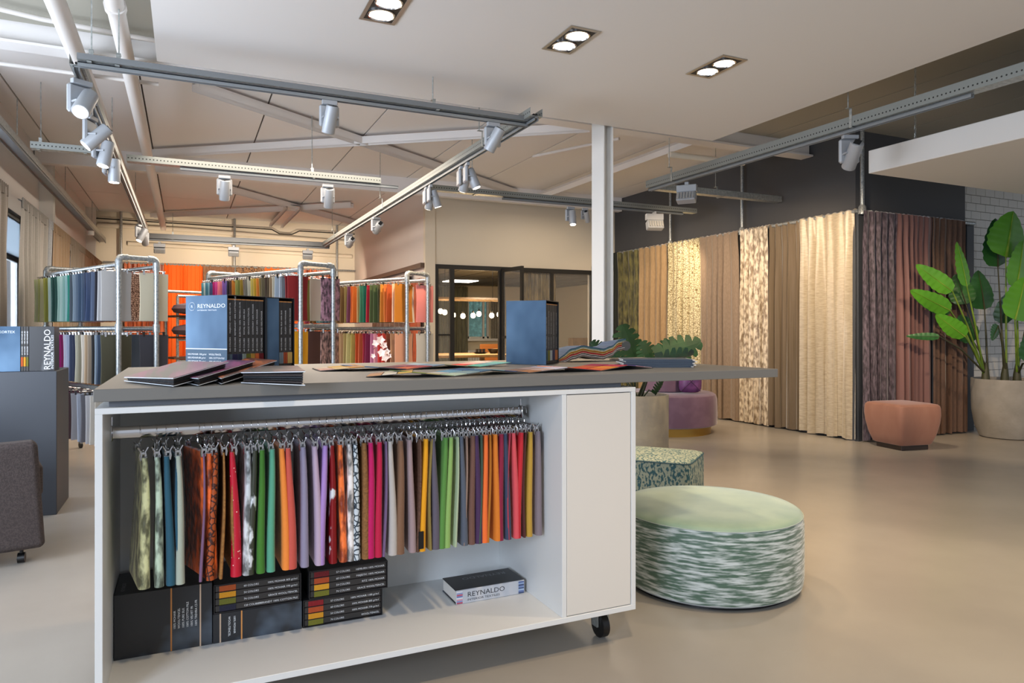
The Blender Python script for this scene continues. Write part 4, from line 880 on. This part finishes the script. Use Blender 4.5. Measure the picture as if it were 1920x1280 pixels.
# lilac bench with brass base
c = P(960+FP*1.84/8.47, 620, 8.47); o = seat('round_bench', c, 'round lilac velvet bench with brass base near the curtains', 'bench')
lil = mat('lilac velvet', '6c5064', .7, sheen=.5, col2='785c70', nscale=6)
MB().lathe([(.53, 0), (.53, .095)], 64).build('base', gold, o)
MB().lathe([(.57, .095), (.6, .11), (.605, .2), (.6, .40), (.585, .45), (.55, .47), (.3, .478), (.001, .48)], 72).build('seat', lil, o)
MB().lathe([(.24, .475), (.26, .49), (.26, .72), (.24, .76), (.001, .77)], 40).build('backrest', lil, o)
cu = empty('cushion', P(1294, 718, 8.15), 'purple silk cushion on the lilac bench', 'cushion', rz=-.5)
cb_ = MB(); cb_.lathe([(.001, -.07), (.07, -.06), (.125, -.02), (.13, 0), (.125, .02), (.07, .06), (.001, .07)], 40, power=4.5); cb_.v = [Vector((v.x, v.z, v.y+.0)) for v in cb_.v]; cb_.build('cushion_cover', mat('purple silk', '7a4a80', .35, col2='5c3568', nscale=9), cu)
cr = MB()
for s in (1, -1): cr.tube([(-.11, -.045, s*.11), (0, -.073, 0), (.11, -.045, -s*.11)], .004, 5)
cr.build('seam_cord', mat('dark purple cord', '3e2244', .6), cu)
cu.location.z = .617
# peach stool
c = P(1691, 620, 7.25); o = seat('cube_stool', c, 'peach velvet stool tapering to a dark plinth before the mauve curtain', 'stool', rz=pi/4-YAW-.56+.05)
peach = mat('peach velvet', '8c604e', .8, sheen=.25, col2='966a58', nscale=9, lo=.3, hi=.7, stretch=(1, 1, .4))
prof = [(.19, .052), (.2, .06), (.23, .15), (.254, .27), (.261, .35), (.259, .42), (.253, .445)]
MB().lathe(prof, 96, power=11).build('side_cover', peach, o)
MB().lathe([(.253, .445), (.242, .458), (.2, .467), (.1, .474), (.001, .476)], 96, power=9).build('seat', peach, o)
MB().bbox(-.165, .165, -.165, .165, 0, .052, .003).build('plinth', mat('dark wood plinth', '2a1d15', .5), o)

# ------------------------------------------------------------------ plants
conc = mat('rough concrete pot', '7f7a72', .85, col2='96907f', nscale=5, lo=.35, hi=.7, bump=.3, bscale=30, detail=8)
soil = mat('potting soil', '4a2c1c', .95, bump=.8, bscale=60); stemg = mat('plant stem', '5f7d22', .5, col2='7f9a34', nscale=6); stemd = mat('dark stem', '3a3a22', .6)
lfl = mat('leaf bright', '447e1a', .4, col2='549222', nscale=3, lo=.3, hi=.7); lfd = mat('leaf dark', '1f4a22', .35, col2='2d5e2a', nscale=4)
CAMN = Vector((-sin(YAW), -cos(YAW), 0))
def leaf(B_, T_, w, name, m, par, tilt=0., curl=.12, fold=.15, shape=1.):
    d = T_-B_; L = d.length; d.normalize(); n = (CAMN-d*CAMN.dot(d)).normalized(); n = (Matrix.Rotation(tilt, 3, d) @ n); s = d.cross(n).normalized()
    def fn(a, b):
        wv = w*(sin(pi*min(1, b**.62))**.62 if b < 1 else 0)*.5*(1+.04*sin(b*40)); x = (a-.5)*2
        return B_+d*(L*b)+s*(x*wv)+n*(-fold*abs(x)*wv-curl*L*b*b+.004*sin(b*46)*abs(x))
    mb = MB(); mb.grid(fn, 8, 22); mb.build(name, m, par, world=True)
    md = MB(); md.tube([fn(.5, q)+n*.003 for q in (0, .3, .6, .97)], [w*.03, w*.022, w*.014, w*.006], 6); return md
pc = P(1889, 620, 7.97); R_ = .35
po = empty('potted_plant', (pc.x, pc.y, 0), 'tall strelitzia like plant with big paddle leaves in a concrete pot by the brick wall', 'plant')
MB().lathe([(.24, .0), (.27, .01), (.315, .12), (.345, .3), (.352, .5), (.352, .66), (.335, .66), (.33, .6)], 56).build('pot', mat('stained concrete pot', '817c73', .85, col2='99938a', nscale=4, lo=.3, hi=.7, bump=.3, bscale=30, detail=8), po)
MB().lathe([(.331, .61), (.001, .63)], 40).build('soil', soil, po)
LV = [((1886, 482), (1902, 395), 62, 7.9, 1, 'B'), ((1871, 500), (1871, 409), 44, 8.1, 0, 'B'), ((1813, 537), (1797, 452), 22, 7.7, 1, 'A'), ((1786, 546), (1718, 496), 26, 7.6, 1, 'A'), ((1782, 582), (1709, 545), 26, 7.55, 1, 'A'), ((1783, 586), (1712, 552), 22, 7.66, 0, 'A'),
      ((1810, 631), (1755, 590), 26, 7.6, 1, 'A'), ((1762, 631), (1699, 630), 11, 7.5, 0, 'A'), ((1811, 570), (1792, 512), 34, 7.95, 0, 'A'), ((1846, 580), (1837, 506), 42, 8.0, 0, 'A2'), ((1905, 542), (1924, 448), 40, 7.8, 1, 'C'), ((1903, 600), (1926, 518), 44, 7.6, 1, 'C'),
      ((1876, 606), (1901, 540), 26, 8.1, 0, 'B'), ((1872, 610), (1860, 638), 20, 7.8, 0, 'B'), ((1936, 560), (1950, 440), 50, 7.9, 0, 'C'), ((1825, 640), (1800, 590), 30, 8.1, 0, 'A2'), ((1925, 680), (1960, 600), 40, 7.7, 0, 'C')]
BASE = {'A': (1848, 700), 'A2': (1852, 700), 'B': (1884, 702), 'C': (1908, 702)}
for (bu, bv), (tu, tv), w, t, br_, cl in LV:
    Bp, Tp = P(bu, bv, t), P(tu, tv, t+random.uniform(-.12, .12)); ww = w*t/FP*1.3
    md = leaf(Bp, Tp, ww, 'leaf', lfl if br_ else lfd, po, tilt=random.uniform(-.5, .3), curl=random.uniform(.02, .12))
    x, y = BASE[cl]; b0 = P(x+random.uniform(-4, 4), y, 7.97); mid = b0.lerp(Bp, .55)+Vector((0, 0, .05))
    md.tube([b0, mid, Bp], [.012, .010, .006], 7); md.build('leaf_stem', stemg if br_ else stemd, po, world=True)
for x in (1848, 1884, 1907):
    b0 = P(x, 716, 7.97); b0.z = .6; MB().tube([b0, P(x, 702, 7.97), P(x+1, 680, 7.97)], [.045, .038, .02], 10).build('trunk', stemd, po, world=True)

mc = P(1204, 620, 5.72)
mo = empty('potted_plant', (mc.x, mc.y, 0), 'split leaved monstera in a concrete pot behind the counter', 'plant')
MB().lathe([(.2, 0), (.207, .01), (.21, .3), (.212, .685), (.195, .685), (.19, .64)], 48).build('pot', conc, mo)
MB().lathe([(.192, .65), (.001, .662)], 36).build('soil', soil, mo)
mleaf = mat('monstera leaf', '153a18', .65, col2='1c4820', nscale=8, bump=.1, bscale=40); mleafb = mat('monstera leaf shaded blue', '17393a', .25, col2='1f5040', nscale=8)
def monstera(Bp, Tp, w, m, tilt, slits=6, name='leaf'):
    d = Tp-Bp; L = d.length; d.normalize(); n = (CAMN-d*CAMN.dot(d)).normalized(); n = Matrix.Rotation(tilt[1], 3, d.cross(n)) @ (Matrix.Rotation(tilt[0], 3, d) @ n); s = d.cross(n).normalized()
    mb = MB()
    def W_(b): return w*.5*(max(0, sin(pi*min(1, max(0, b*.86+.14))))**.55)
    def pt(x, b): wv = W_(b); return Bp+d*(L*b+L*.10*abs(x)*(b-.3)-(.12*L*abs(x) if b < .1 else 0))+s*(x*wv)+n*(-.25*abs(x)**1.6*wv-.10*L*b*b)
    for sg in (-1, 1):
        for k in range(slits):
            b0, b1 = k/slits, (k+1)/slits; g = .22/slits; cut = .38
            A = [pt(0, b0), pt(0, b1), pt(sg*cut, b1), pt(sg*cut, b0)]; mb.quad(*(A if sg > 0 else A[::-1]))
            q0, q1 = b0+g*.4, b1-g*.6
            prev = (pt(sg*cut, b0), pt(sg*cut, b1))
            for f in (.7, .92, 1.0):
                sh = .05*(f-cut); sq = g*(1.6 if f == 1. else 1.) ; c0, c1 = q0+sh+sq*.3*(f > .8), q1+sh-sq*.8*(f > .8)
                cur = (pt(sg*f, c0), pt(sg*f, c1)); A = [prev[0], prev[1], cur[1], cur[0]]; mb.quad(*(A if sg > 0 else A[::-1])); prev = cur
    mb.smooth = False; mb.build(name, m, mo, world=True)
    return Bp
tops = []
for (bu, bv), (tu, tv), w, t, m, tl in (((1190, 672), (1172, 608), 72, 5.7, mleaf, (.5, -.2)), ((1235, 668), (1312, 640), 60, 5.5, mleaf, (-.3, .2)), ((1232, 676), (1300, 668), 50, 5.35, mleafb, (.9, 0)), ((1222, 676), (1207, 640), 44, 5.6, mleaf, (.3, 0)),
        ((1238, 668), (1262, 634), 46, 5.8, mleaf, (-.6, 0)), ((1130, 665), (1112, 640), 34, 5.9, mleaf, (.2, .2)), ((1160, 680), (1135, 655), 40, 5.9, mleaf, (-.5, .2)), ((1228, 738), (1245, 716), 34, 5.6, mleaf, (.9, .3))):
    Bp, Tp = P(bu, bv, t), P(tu, tv, t); monstera(Bp, Tp, w*t/FP, m, tl)
    b0 = Vector((mc.x+random.uniform(-.06, .06), mc.y+random.uniform(-.06, .06), .65)); sb = MB(); sb.tube([b0, b0.lerp(Bp, .6)+Vector((0, 0, .05)), Bp], [.008, .007, .005], 6); sb.build('leaf_stem', mat('monstera stem', '26301c', .5), mo, world=True)

# ------------------------------------------------------------------ left side: display block, cases, armchair, pipe shelf
bl = tag(MB().bbox(-1.5, -.765, 5.43, 5.95, 0, .938, .003).build('display_block', mat('charcoal laminate', '3d4148', .5), smooth=False), 'charcoal display block at the left edge carrying dark sample cases', 'display block')
def lbox(u0, u1, y, name, m, lab, cat='sample case', depth=.2, h=.29):
    x0, x1 = ony(u0, 650, y).x, ony(u1, 650, y).x; o = empty(name, ((x0+x1)/2, y+depth/2, .9385), lab, cat)
    MB().bbox(x0, x1, y, y+depth, .9385, .9385+h, .001).build('case_shell', m, o, world=True, smooth=False); return o, x0, x1
o, x0, x1 = lbox(-50, 38, 5.46, 'sample_case', bluec, 'blue grey sample case cut by the left edge of the photo'); inv = Vector(o.location)
text('KORTEX', .0225, inkblue, o, Vector((x1-.028, 5.4592, 1.185))-inv, (pi/2, 0, 0), align='RIGHT', sx=1.0)
for i, (a, b, c, nm) in enumerate(((39, 43.6, 'b8521c', 'rust'), (44, 48.6, 'd08e14', 'yellow'), (49, 53.6, '68681c', 'olive'))):
    o, x0, x1 = lbox(a, b, 5.465, 'sample_book', spinem, 'slim dark sample book with %s tab on the charcoal block' % nm, 'book')
    inv = Vector(o.location); B(x0+.001, x1-.001, 5.4625, 5.4655, .97, 1.03).build('fabric_tab', cloth(c), o, world=True)
    text('60 COLORS     100% MOHAIR 805', .0105, inkw, o, Vector(((x0+x1)/2+.004, 5.4645, 1.045))-inv, (pi/2, -pi/2, 0), sx=1)
o, x0, x1 = lbox(54.5, 102, 5.46, 'sample_case', mat('smoke print cover', '2a2a2c', .35, col2='6a6c6e', nscale=5, lo=.58, hi=.75, stretch=(2, 1, .6)), 'dark sample case with upright white lettering at the end of the charcoal block'); inv = Vector(o.location)
text('REYNALDO', .052, inkw, o, Vector((x1-.022, 5.4592, .945))-inv, (pi/2, -pi/2, 0), sx=.98); text('INTERIOR TEXTILES', .0195, inkw, o, Vector((x1-.005, 5.4592, .95))-inv, (pi/2, -pi/2, 0), sx=1.3)
# armchair
C0 = P(86, 1028, 3.66); ac = empty('armchair', (C0.x-.35, C0.y+.35, 0), 'dark brown grey fabric armchair on small casters cut by the left edge', 'armchair')
chf = mat('brown grey upholstery', '3c3432', .9, col2='4a403e', nscale=120, bump=.3, bscale=200)
def chp(name, x0, x1, y0, y1, z0, z1, bev=.02):
    mb = MB().bbox(C0.x+x0, C0.x+x1, C0.y+y0, C0.y+y1, z0, z1, bev)
    if name == 'armrest': mb.v = [Vector((v.x-.035*(v.z-z0)/(z1-z0)*(1 if v.x > C0.x-.3 else 0), v.y, v.z-(.02 if v.x < C0.x-.4 and v.z > z1-.05 else 0))) for v in mb.v]
    Rm = Matrix.Translation(C0) @ Matrix.Rotation(radians(13), 4, 'Z') @ Matrix.Translation(-C0); mb.v = [Rm @ v for v in mb.v]
    o = mb.build(name, chf, ac, world=True); sb = o.modifiers.new('b', 'BEVEL'); sb.width = .008; sb.segments = 2; return o
chp('armrest', -.78, 0, 0, .13, .075, .63); chp('armrest', -.78, -.33, .55, .68, .075, .63); chp('seat', -.7, .0, .135, .545, .30, .50, .03); chp('seat_base', -.7, -.15, .135, .545, .09, .295); chp('backrest', -.86, -.68, .02, .66, .09, .78)
for x, y in ((-.1, .07), (-.7, .07), (-.1, .6), (-.7, .6)):
    x, y = x*cos(.227)-y*sin(.227), x*sin(.227)+y*cos(.227); MB().tube([(C0.x+x-.016, C0.y+y, .026), (C0.x+x+.016, C0.y+y, .026)], .026, 16).tube([(C0.x+x, C0.y+y, .04), (C0.x+x, C0.y+y, .08)], .009, 8).build('caster', black, ac, world=True)
# pipe shelf before the orange curtain
ps = empty('pipe_shelf', P(360, 690, 9.6), 'small pipe shelf unit in front of the orange curtain', 'shelf')
A_ = P(333, 555, 9.6); D1 = Vector((.9, .43, 0))*.62
for q in (A_, A_+D1):
    MB().tube([(q.x, q.y, .0), (q.x, q.y, A_.z)], .02, 10).build('post', galvp, ps, world=True)
    MB().tube([(q.x-.15, q.y+.35, 0), (q.x-.15, q.y+.35, A_.z+.08)], .02, 10).build('post', galvp, ps, world=True)
MB().tube([A_, A_+D1], .02, 10).build('crossbar', galvp, ps, world=True); MB().tube([A_+Vector((-.15, .35, .08)), A_+D1+Vector((-.15, .35, .08))], .02, 10).build('crossbar', galvp, ps, world=True)
for v in (597, 637, 676):
    zz = P(333, v, 9.6).z; MB().tube([Vector((A_.x, A_.y, zz)), Vector((A_.x, A_.y, zz))+D1], .016, 8).build('crossbar', galvp, ps, world=True)
    mb = MB(); z0 = Vector((0, 0, zz-A_.z)); q = [A_+z0+Vector((-.04, -.05, .02)), A_+D1+z0+Vector((.05, -.05, .02)), A_+D1+z0+Vector((-.15, .38, .02)), A_+z0+Vector((-.18, .38, .02))]; u_ = Vector((0, 0, .025))
    mb.quad(*[x+u_ for x in q]); mb.quad(*q[::-1])
    for i in range(4): j = (i+1) % 4; mb.quad(q[i]+u_, q[i], q[j], q[j]+u_)
    mb.build('shelf_board', mat('dark brown board', '4a362a', .6), ps, world=True)
for i, v in enumerate((594, 634)):
    c = P(347, v, 9.65)+Vector((0, 0, .11)); cc_ = empty('cushion', c, 'dark cushion on the %s board of the pipe shelf' % ('upper', 'middle')[i], 'cushion'); MB().lathe([(.001, -.07), (.14, -.05), (.17, 0), (.14, .05), (.001, .08)], 24, power=3.2).build('cushion_cover', mat('dark mauve', '4a3840', .8), cc_)

# ------------------------------------------------------------------ glazed office
gp = struct('window_3', MB(), blackm) if False else None
YO = 10.3
def xo(u): return ony(u, 600, YO).x
of_ = empty('office_partition', (4.8, YO, 0), 'dark steel framed glass partition of the meeting room', 'glass partition'); of_['kind'] = 'structure'; del of_['category']
zt = 2.2
MB().box(xo(815), xo(1109), YO-.03, YO+.03, zt-.05, zt+.02).build('frame_rail', blackm, of_, world=True)
MB().box(xo(815), xo(1109), YO-.03, YO+.03, 0, .06).build('frame_rail', blackm, of_, world=True)
for u, w in ((818, .05), (847, .07), (938, .06), (1034, .05), (1108, .05)): MB().box(xo(u)-w/2, xo(u)+w/2, YO-.03, YO+.03, .06, zt-.05).build('frame_post', blackm, of_, world=True)
MB().box(xo(820), xo(845), YO-.02, YO+.02, 1.125, 1.15).build('frame_rail', blackm, of_, world=True)
clr = mat('office glass', 'f4f1ea', .0, alpha=.07)
for a, b in ((820, 845), (978, 1033), (1036, 1106)): B(xo(a), xo(b), YO-.004, YO+.004, .06, zt-.05).build('pane', clr, of_, world=True)
dr = struct('door_1', MB(), blackm) if False else empty('door_1', (xo(940), YO, 0), None, None); dr['kind'] = 'structure'
h0 = Vector((xo(940), YO-.04, 0)); h1 = Vector((4.66, 9.68, 0)); dd = (h1-h0); dl = dd.length; Md = Matrix.Translation(h0) @ Matrix.Rotation(math.atan2(dd.y, dd.x), 4, 'Z'); MW[dr.name] = Matrix.Translation((xo(940), YO, 0))
for nm, bx in (('frame_post', (0, .05, -.02, .02, .01, 2.19)), ('frame_post', (dl-.05, dl, -.02, .02, .01, 2.19)), ('frame_rail', (.05, dl-.05, -.02, .02, 2.13, 2.19)), ('frame_rail', (.05, dl-.05, -.02, .02, .01, .1)), ('frame_rail', (.05, dl-.05, -.02, .02, 1.08, 1.12))):
    MB().box(*bx, M=Md).build(nm, blackm, dr, world=True)
B(.05, dl-.05, -.004, .004, .1, 2.13, M=Md).build('pane', clr, dr, world=True)
# interior
inw = mat('office wall', 'd8ccb4', .8)
YI = 17.0
def xi(u, y): return ony(u, 600, y).x
WA, WB_ = xi(876, YI), xi(917, YI)
struct('wall_inner', MB().box(3.44, WA, YI, YI+.1, 0, 2.4).box(WA, WB_, YI, YI+.1, 0, 1.0).box(WA, WB_, YI, YI+.1, 2.0, 2.4).box(WB_, 9.2, YI, YI+.1, 0, 2.4), inw)
struct('wall_inner_side', B(9.2, 9.3, 10.3, YI, 0, 2.45), inw)
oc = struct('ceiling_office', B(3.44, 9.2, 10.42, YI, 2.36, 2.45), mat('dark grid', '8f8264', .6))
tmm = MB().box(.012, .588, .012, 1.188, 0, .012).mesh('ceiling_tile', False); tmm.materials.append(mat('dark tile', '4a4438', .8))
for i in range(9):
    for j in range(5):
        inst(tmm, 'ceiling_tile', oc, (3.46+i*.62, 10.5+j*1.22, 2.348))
tag(MB().box(xi(838, 15.2), xi(888, 15.2), 14.9, 15.5, 2.33, 2.347).build('panel_light', mat('panel light', 'ffffff', .5, emis='fff6e4', estr=6)), 'flat rectangular ceiling light glowing inside the meeting room', 'ceiling light')
light('AREA', 'office_light', (5.0, 12.3, 2.3), (5.0, 12.3, 0), 70, 'fff0d8', .6, 1.1)
light('POINT', 'pendant_light', (5.2, 12.8, 1.5), (0, 0, 0), 30, 'ffd9a0', .2)
wf = MB()
for x in (WA, WB_-.06, WA*.1+WB_*.9-.12): wf.box(x, x+.05, YI, YI+.06, 1.0, 2.0)
wf.box(WA, WB_, YI, YI+.06, 1.0, 1.05).box(WA, WB_, YI, YI+.06, 1.95, 2.0).box(WA-.1, WB_+.3, YI-.15, YI, .94, 1.0)
w3 = struct('window_3', wf, white); B(WA+.05, WB_-.06, YI+.02, YI+.03, 1.05, 1.95).build('pane', glass, w3)
tag(B(4.5, 9.5, 18.6, 18.7, 0, 3).build('garden_backdrop', mat('garden foliage', '1f3a30', 1, col2='8ab8b4', nscale=9, lo=.45, hi=.68, detail=8, emis='6f9a94', estr=.35)), kind='structure')  # foliage emission stands in for daylight outside
gcl = cm_('grey green drape', '5a5846', '77735a', nscale=20, stretch=(1, 1, .1))
curtain((xi(815, 16.8), 16.8, 0), (xi(877, 16.8), 16.8, 0), .05, 2.32, 9, .06, gcl, 'grey green curtain left of the meeting room window', seed=120, nrm=(0, -1, 0), nv=4)
curtain((xi(920, 16.85), 16.85, 0), (xi(938, 16.85), 16.85, 0), 1.0, 2.0, 4, .03, cm_('grey blind cloth', '7d776c', '8a8478', nscale=20), 'short grey curtain right of the meeting room window', seed=121, nrm=(0, -1, 0), nv=3)
curtain((xi(976, 10.75), 10.75, 0), (xi(1042, 10.75), 10.75, 0), .05, 2.18, 9, .05, cm_('bronze drape', '5c4c26', 'a58d55', nscale=14, stretch=(1, 1, .2), rough=.4), 'bronze shiny curtain behind the partition glass', seed=122, nrm=(0, -1, 0), nv=4)
# beam with eight bulbs
pb = empty('pendant_lamp', P(880, 560, 12.6), 'wooden beam pendant with bare bulbs over the meeting table', 'pendant lamp')
q0, q1 = P(820, 560, 12.6), P(938, 562, 12.6)
MB().tube([q0, q1], .035, 4).build('beam', wood, pb, world=True)
for q in (q0.lerp(q1, .12), q0.lerp(q1, .88)): MB().tube([q, Vector((q.x, q.y, 2.35))], .005, 5).build('cable', black, pb, world=True)
bm2 = mat('glowing bulb', 'ffffff', .4, emis='ffe2b0', estr=22)
for u, v in ((826, 583), (834, 585), (850, 590), (868, 592), (887, 591), (898, 588), (922, 591), (936, 589)):
    t = 12.6+random.uniform(-.2, .2); b = P(u, v, 12.6)
    MB().tube([Vector((b.x, b.y, q0.z)), b+Vector((0, 0, .05))], .004, 5).tube([b+Vector((0, 0, .08)), b+Vector((0, 0, .03))], .018, 8).build('cable', black, pb, world=True)
    MB().lathe([(.001, -.05), (.03, -.04), (.045, -.01), (.035, .025), (.015, .045)], 14, b).build('bulb', bm2, pb, world=True)
tb = empty('meeting_table', P(880, 664, 12.8), 'long light wood meeting table behind the glass', 'table'); tb.location.z = 0; MW[tb.name] = Matrix.Translation(tb.location)
ta = onz(880, 666, .76)
MB().bbox(3.75, 5.6, 12.0, 13.2, .71, .76, .005).build('tabletop', wood, tb, world=True)
for x, y in ((3.9, 12.1), (5.4, 12.1), (3.9, 13.1), (5.4, 13.1)): MB().box(x-.04, x+.04, y-.04, y+.04, 0, .71).build('leg', wood, tb, world=True)
for i, (u, nm, c, rr) in enumerate(((884, 'tray', '2a2522', .16), (912, 'bowl', '2a2522', .12), (926, 'bowl', 'd8a03c', .12))):
    c_ = onz(u, 661, .765); c_.y = min(c_.y, 13.0); o = empty('bowl' if nm == 'bowl' else 'serving_tray', (c_.x, 12.6, .7605), ('low dark tray with cups on the meeting table', 'dark bowl on the meeting table', 'yellow orange bowl on the meeting table')[i], nm)
    MB().lathe([(rr*.5, 0), (rr, .09 if nm == 'bowl' else .03), (rr*.93, .09 if nm == 'bowl' else .03), (rr*.45, .012), (.001, .012)], 24).build('vessel', mat('ware '+c, c, .4), o)
    if nm == 'tray':
        for k in range(3): MB().lathe([(.025, .013), (.03, .09), (.026, .09), (.02, .02)], 12, (k*.07-.07, 0, 0)).build('cup', mat('ware 2a2522'), o)
oc2 = empty('office_chair', (xi(925, 13.6), 13.6, 0), 'orange brown leather chair at the far side of the meeting table', 'chair')
orl = mat('tan leather', 'a0602a', .5)
MB().bbox(-.22, .22, -.2, .2, .42, .48, .02).build('seat', orl, oc2); MB().bbox(-.22, .22, .18, .24, .5, .92, .02).build('backrest', orl, oc2)
for x, y in ((-.18, -.16), (.18, -.16), (-.18, .18), (.18, .18)): MB().tube([(x, y, 0), (x*.9, y*.9, .42)], .012, 8).build('leg', blackm, oc2)
ra = empty('radiator', (xi(900, 16.9), 16.9, .15), 'white ribbed radiator under the meeting room window', 'radiator')
for k in range(14): MB().bbox(-.5+k*.07, -.445+k*.07, -.05, .04, 0, .55, .006).build('radiator_rib', white, ra)
MB().box(-.5, .47, -.03, .03, .02, .06).box(-.5, .47, -.03, .03, .5, .54).build('radiator_pipe', white, ra)
cbn = empty('sideboard', (8.74, 15.0, 0), 'low white sideboard at the right inside the meeting room', 'sideboard')
MB().bbox(0, .45, -1.6, 1.6, .05, .78, .005).build('body', white, cbn); 
for k in range(5): MB().bbox(-.02, 0, -1.59+k*.64, -.96+k*.64, .07, .76, .004).build('door', white, cbn)
MB().box(0, .44, -1.6, 1.6, 0, .05).build('plinth', blackm, cbn)
bb = empty('wooden_crate', (8.96, onx(1086, 620, 8.96).y, .781), 'brown wooden crate on the white sideboard', 'crate'); MB().bbox(-.25, .25, -.12, .12, 0, .02, .004).bbox(-.25, .25, -.12, -.1, .02, .24, .004).bbox(-.25, .25, .1, .12, .02, .24, .004).bbox(-.25, -.23, -.1, .1, .02, .24, .004).bbox(.23, .25, -.1, .1, .02, .24, .004).build('crate_body', wood, bb)
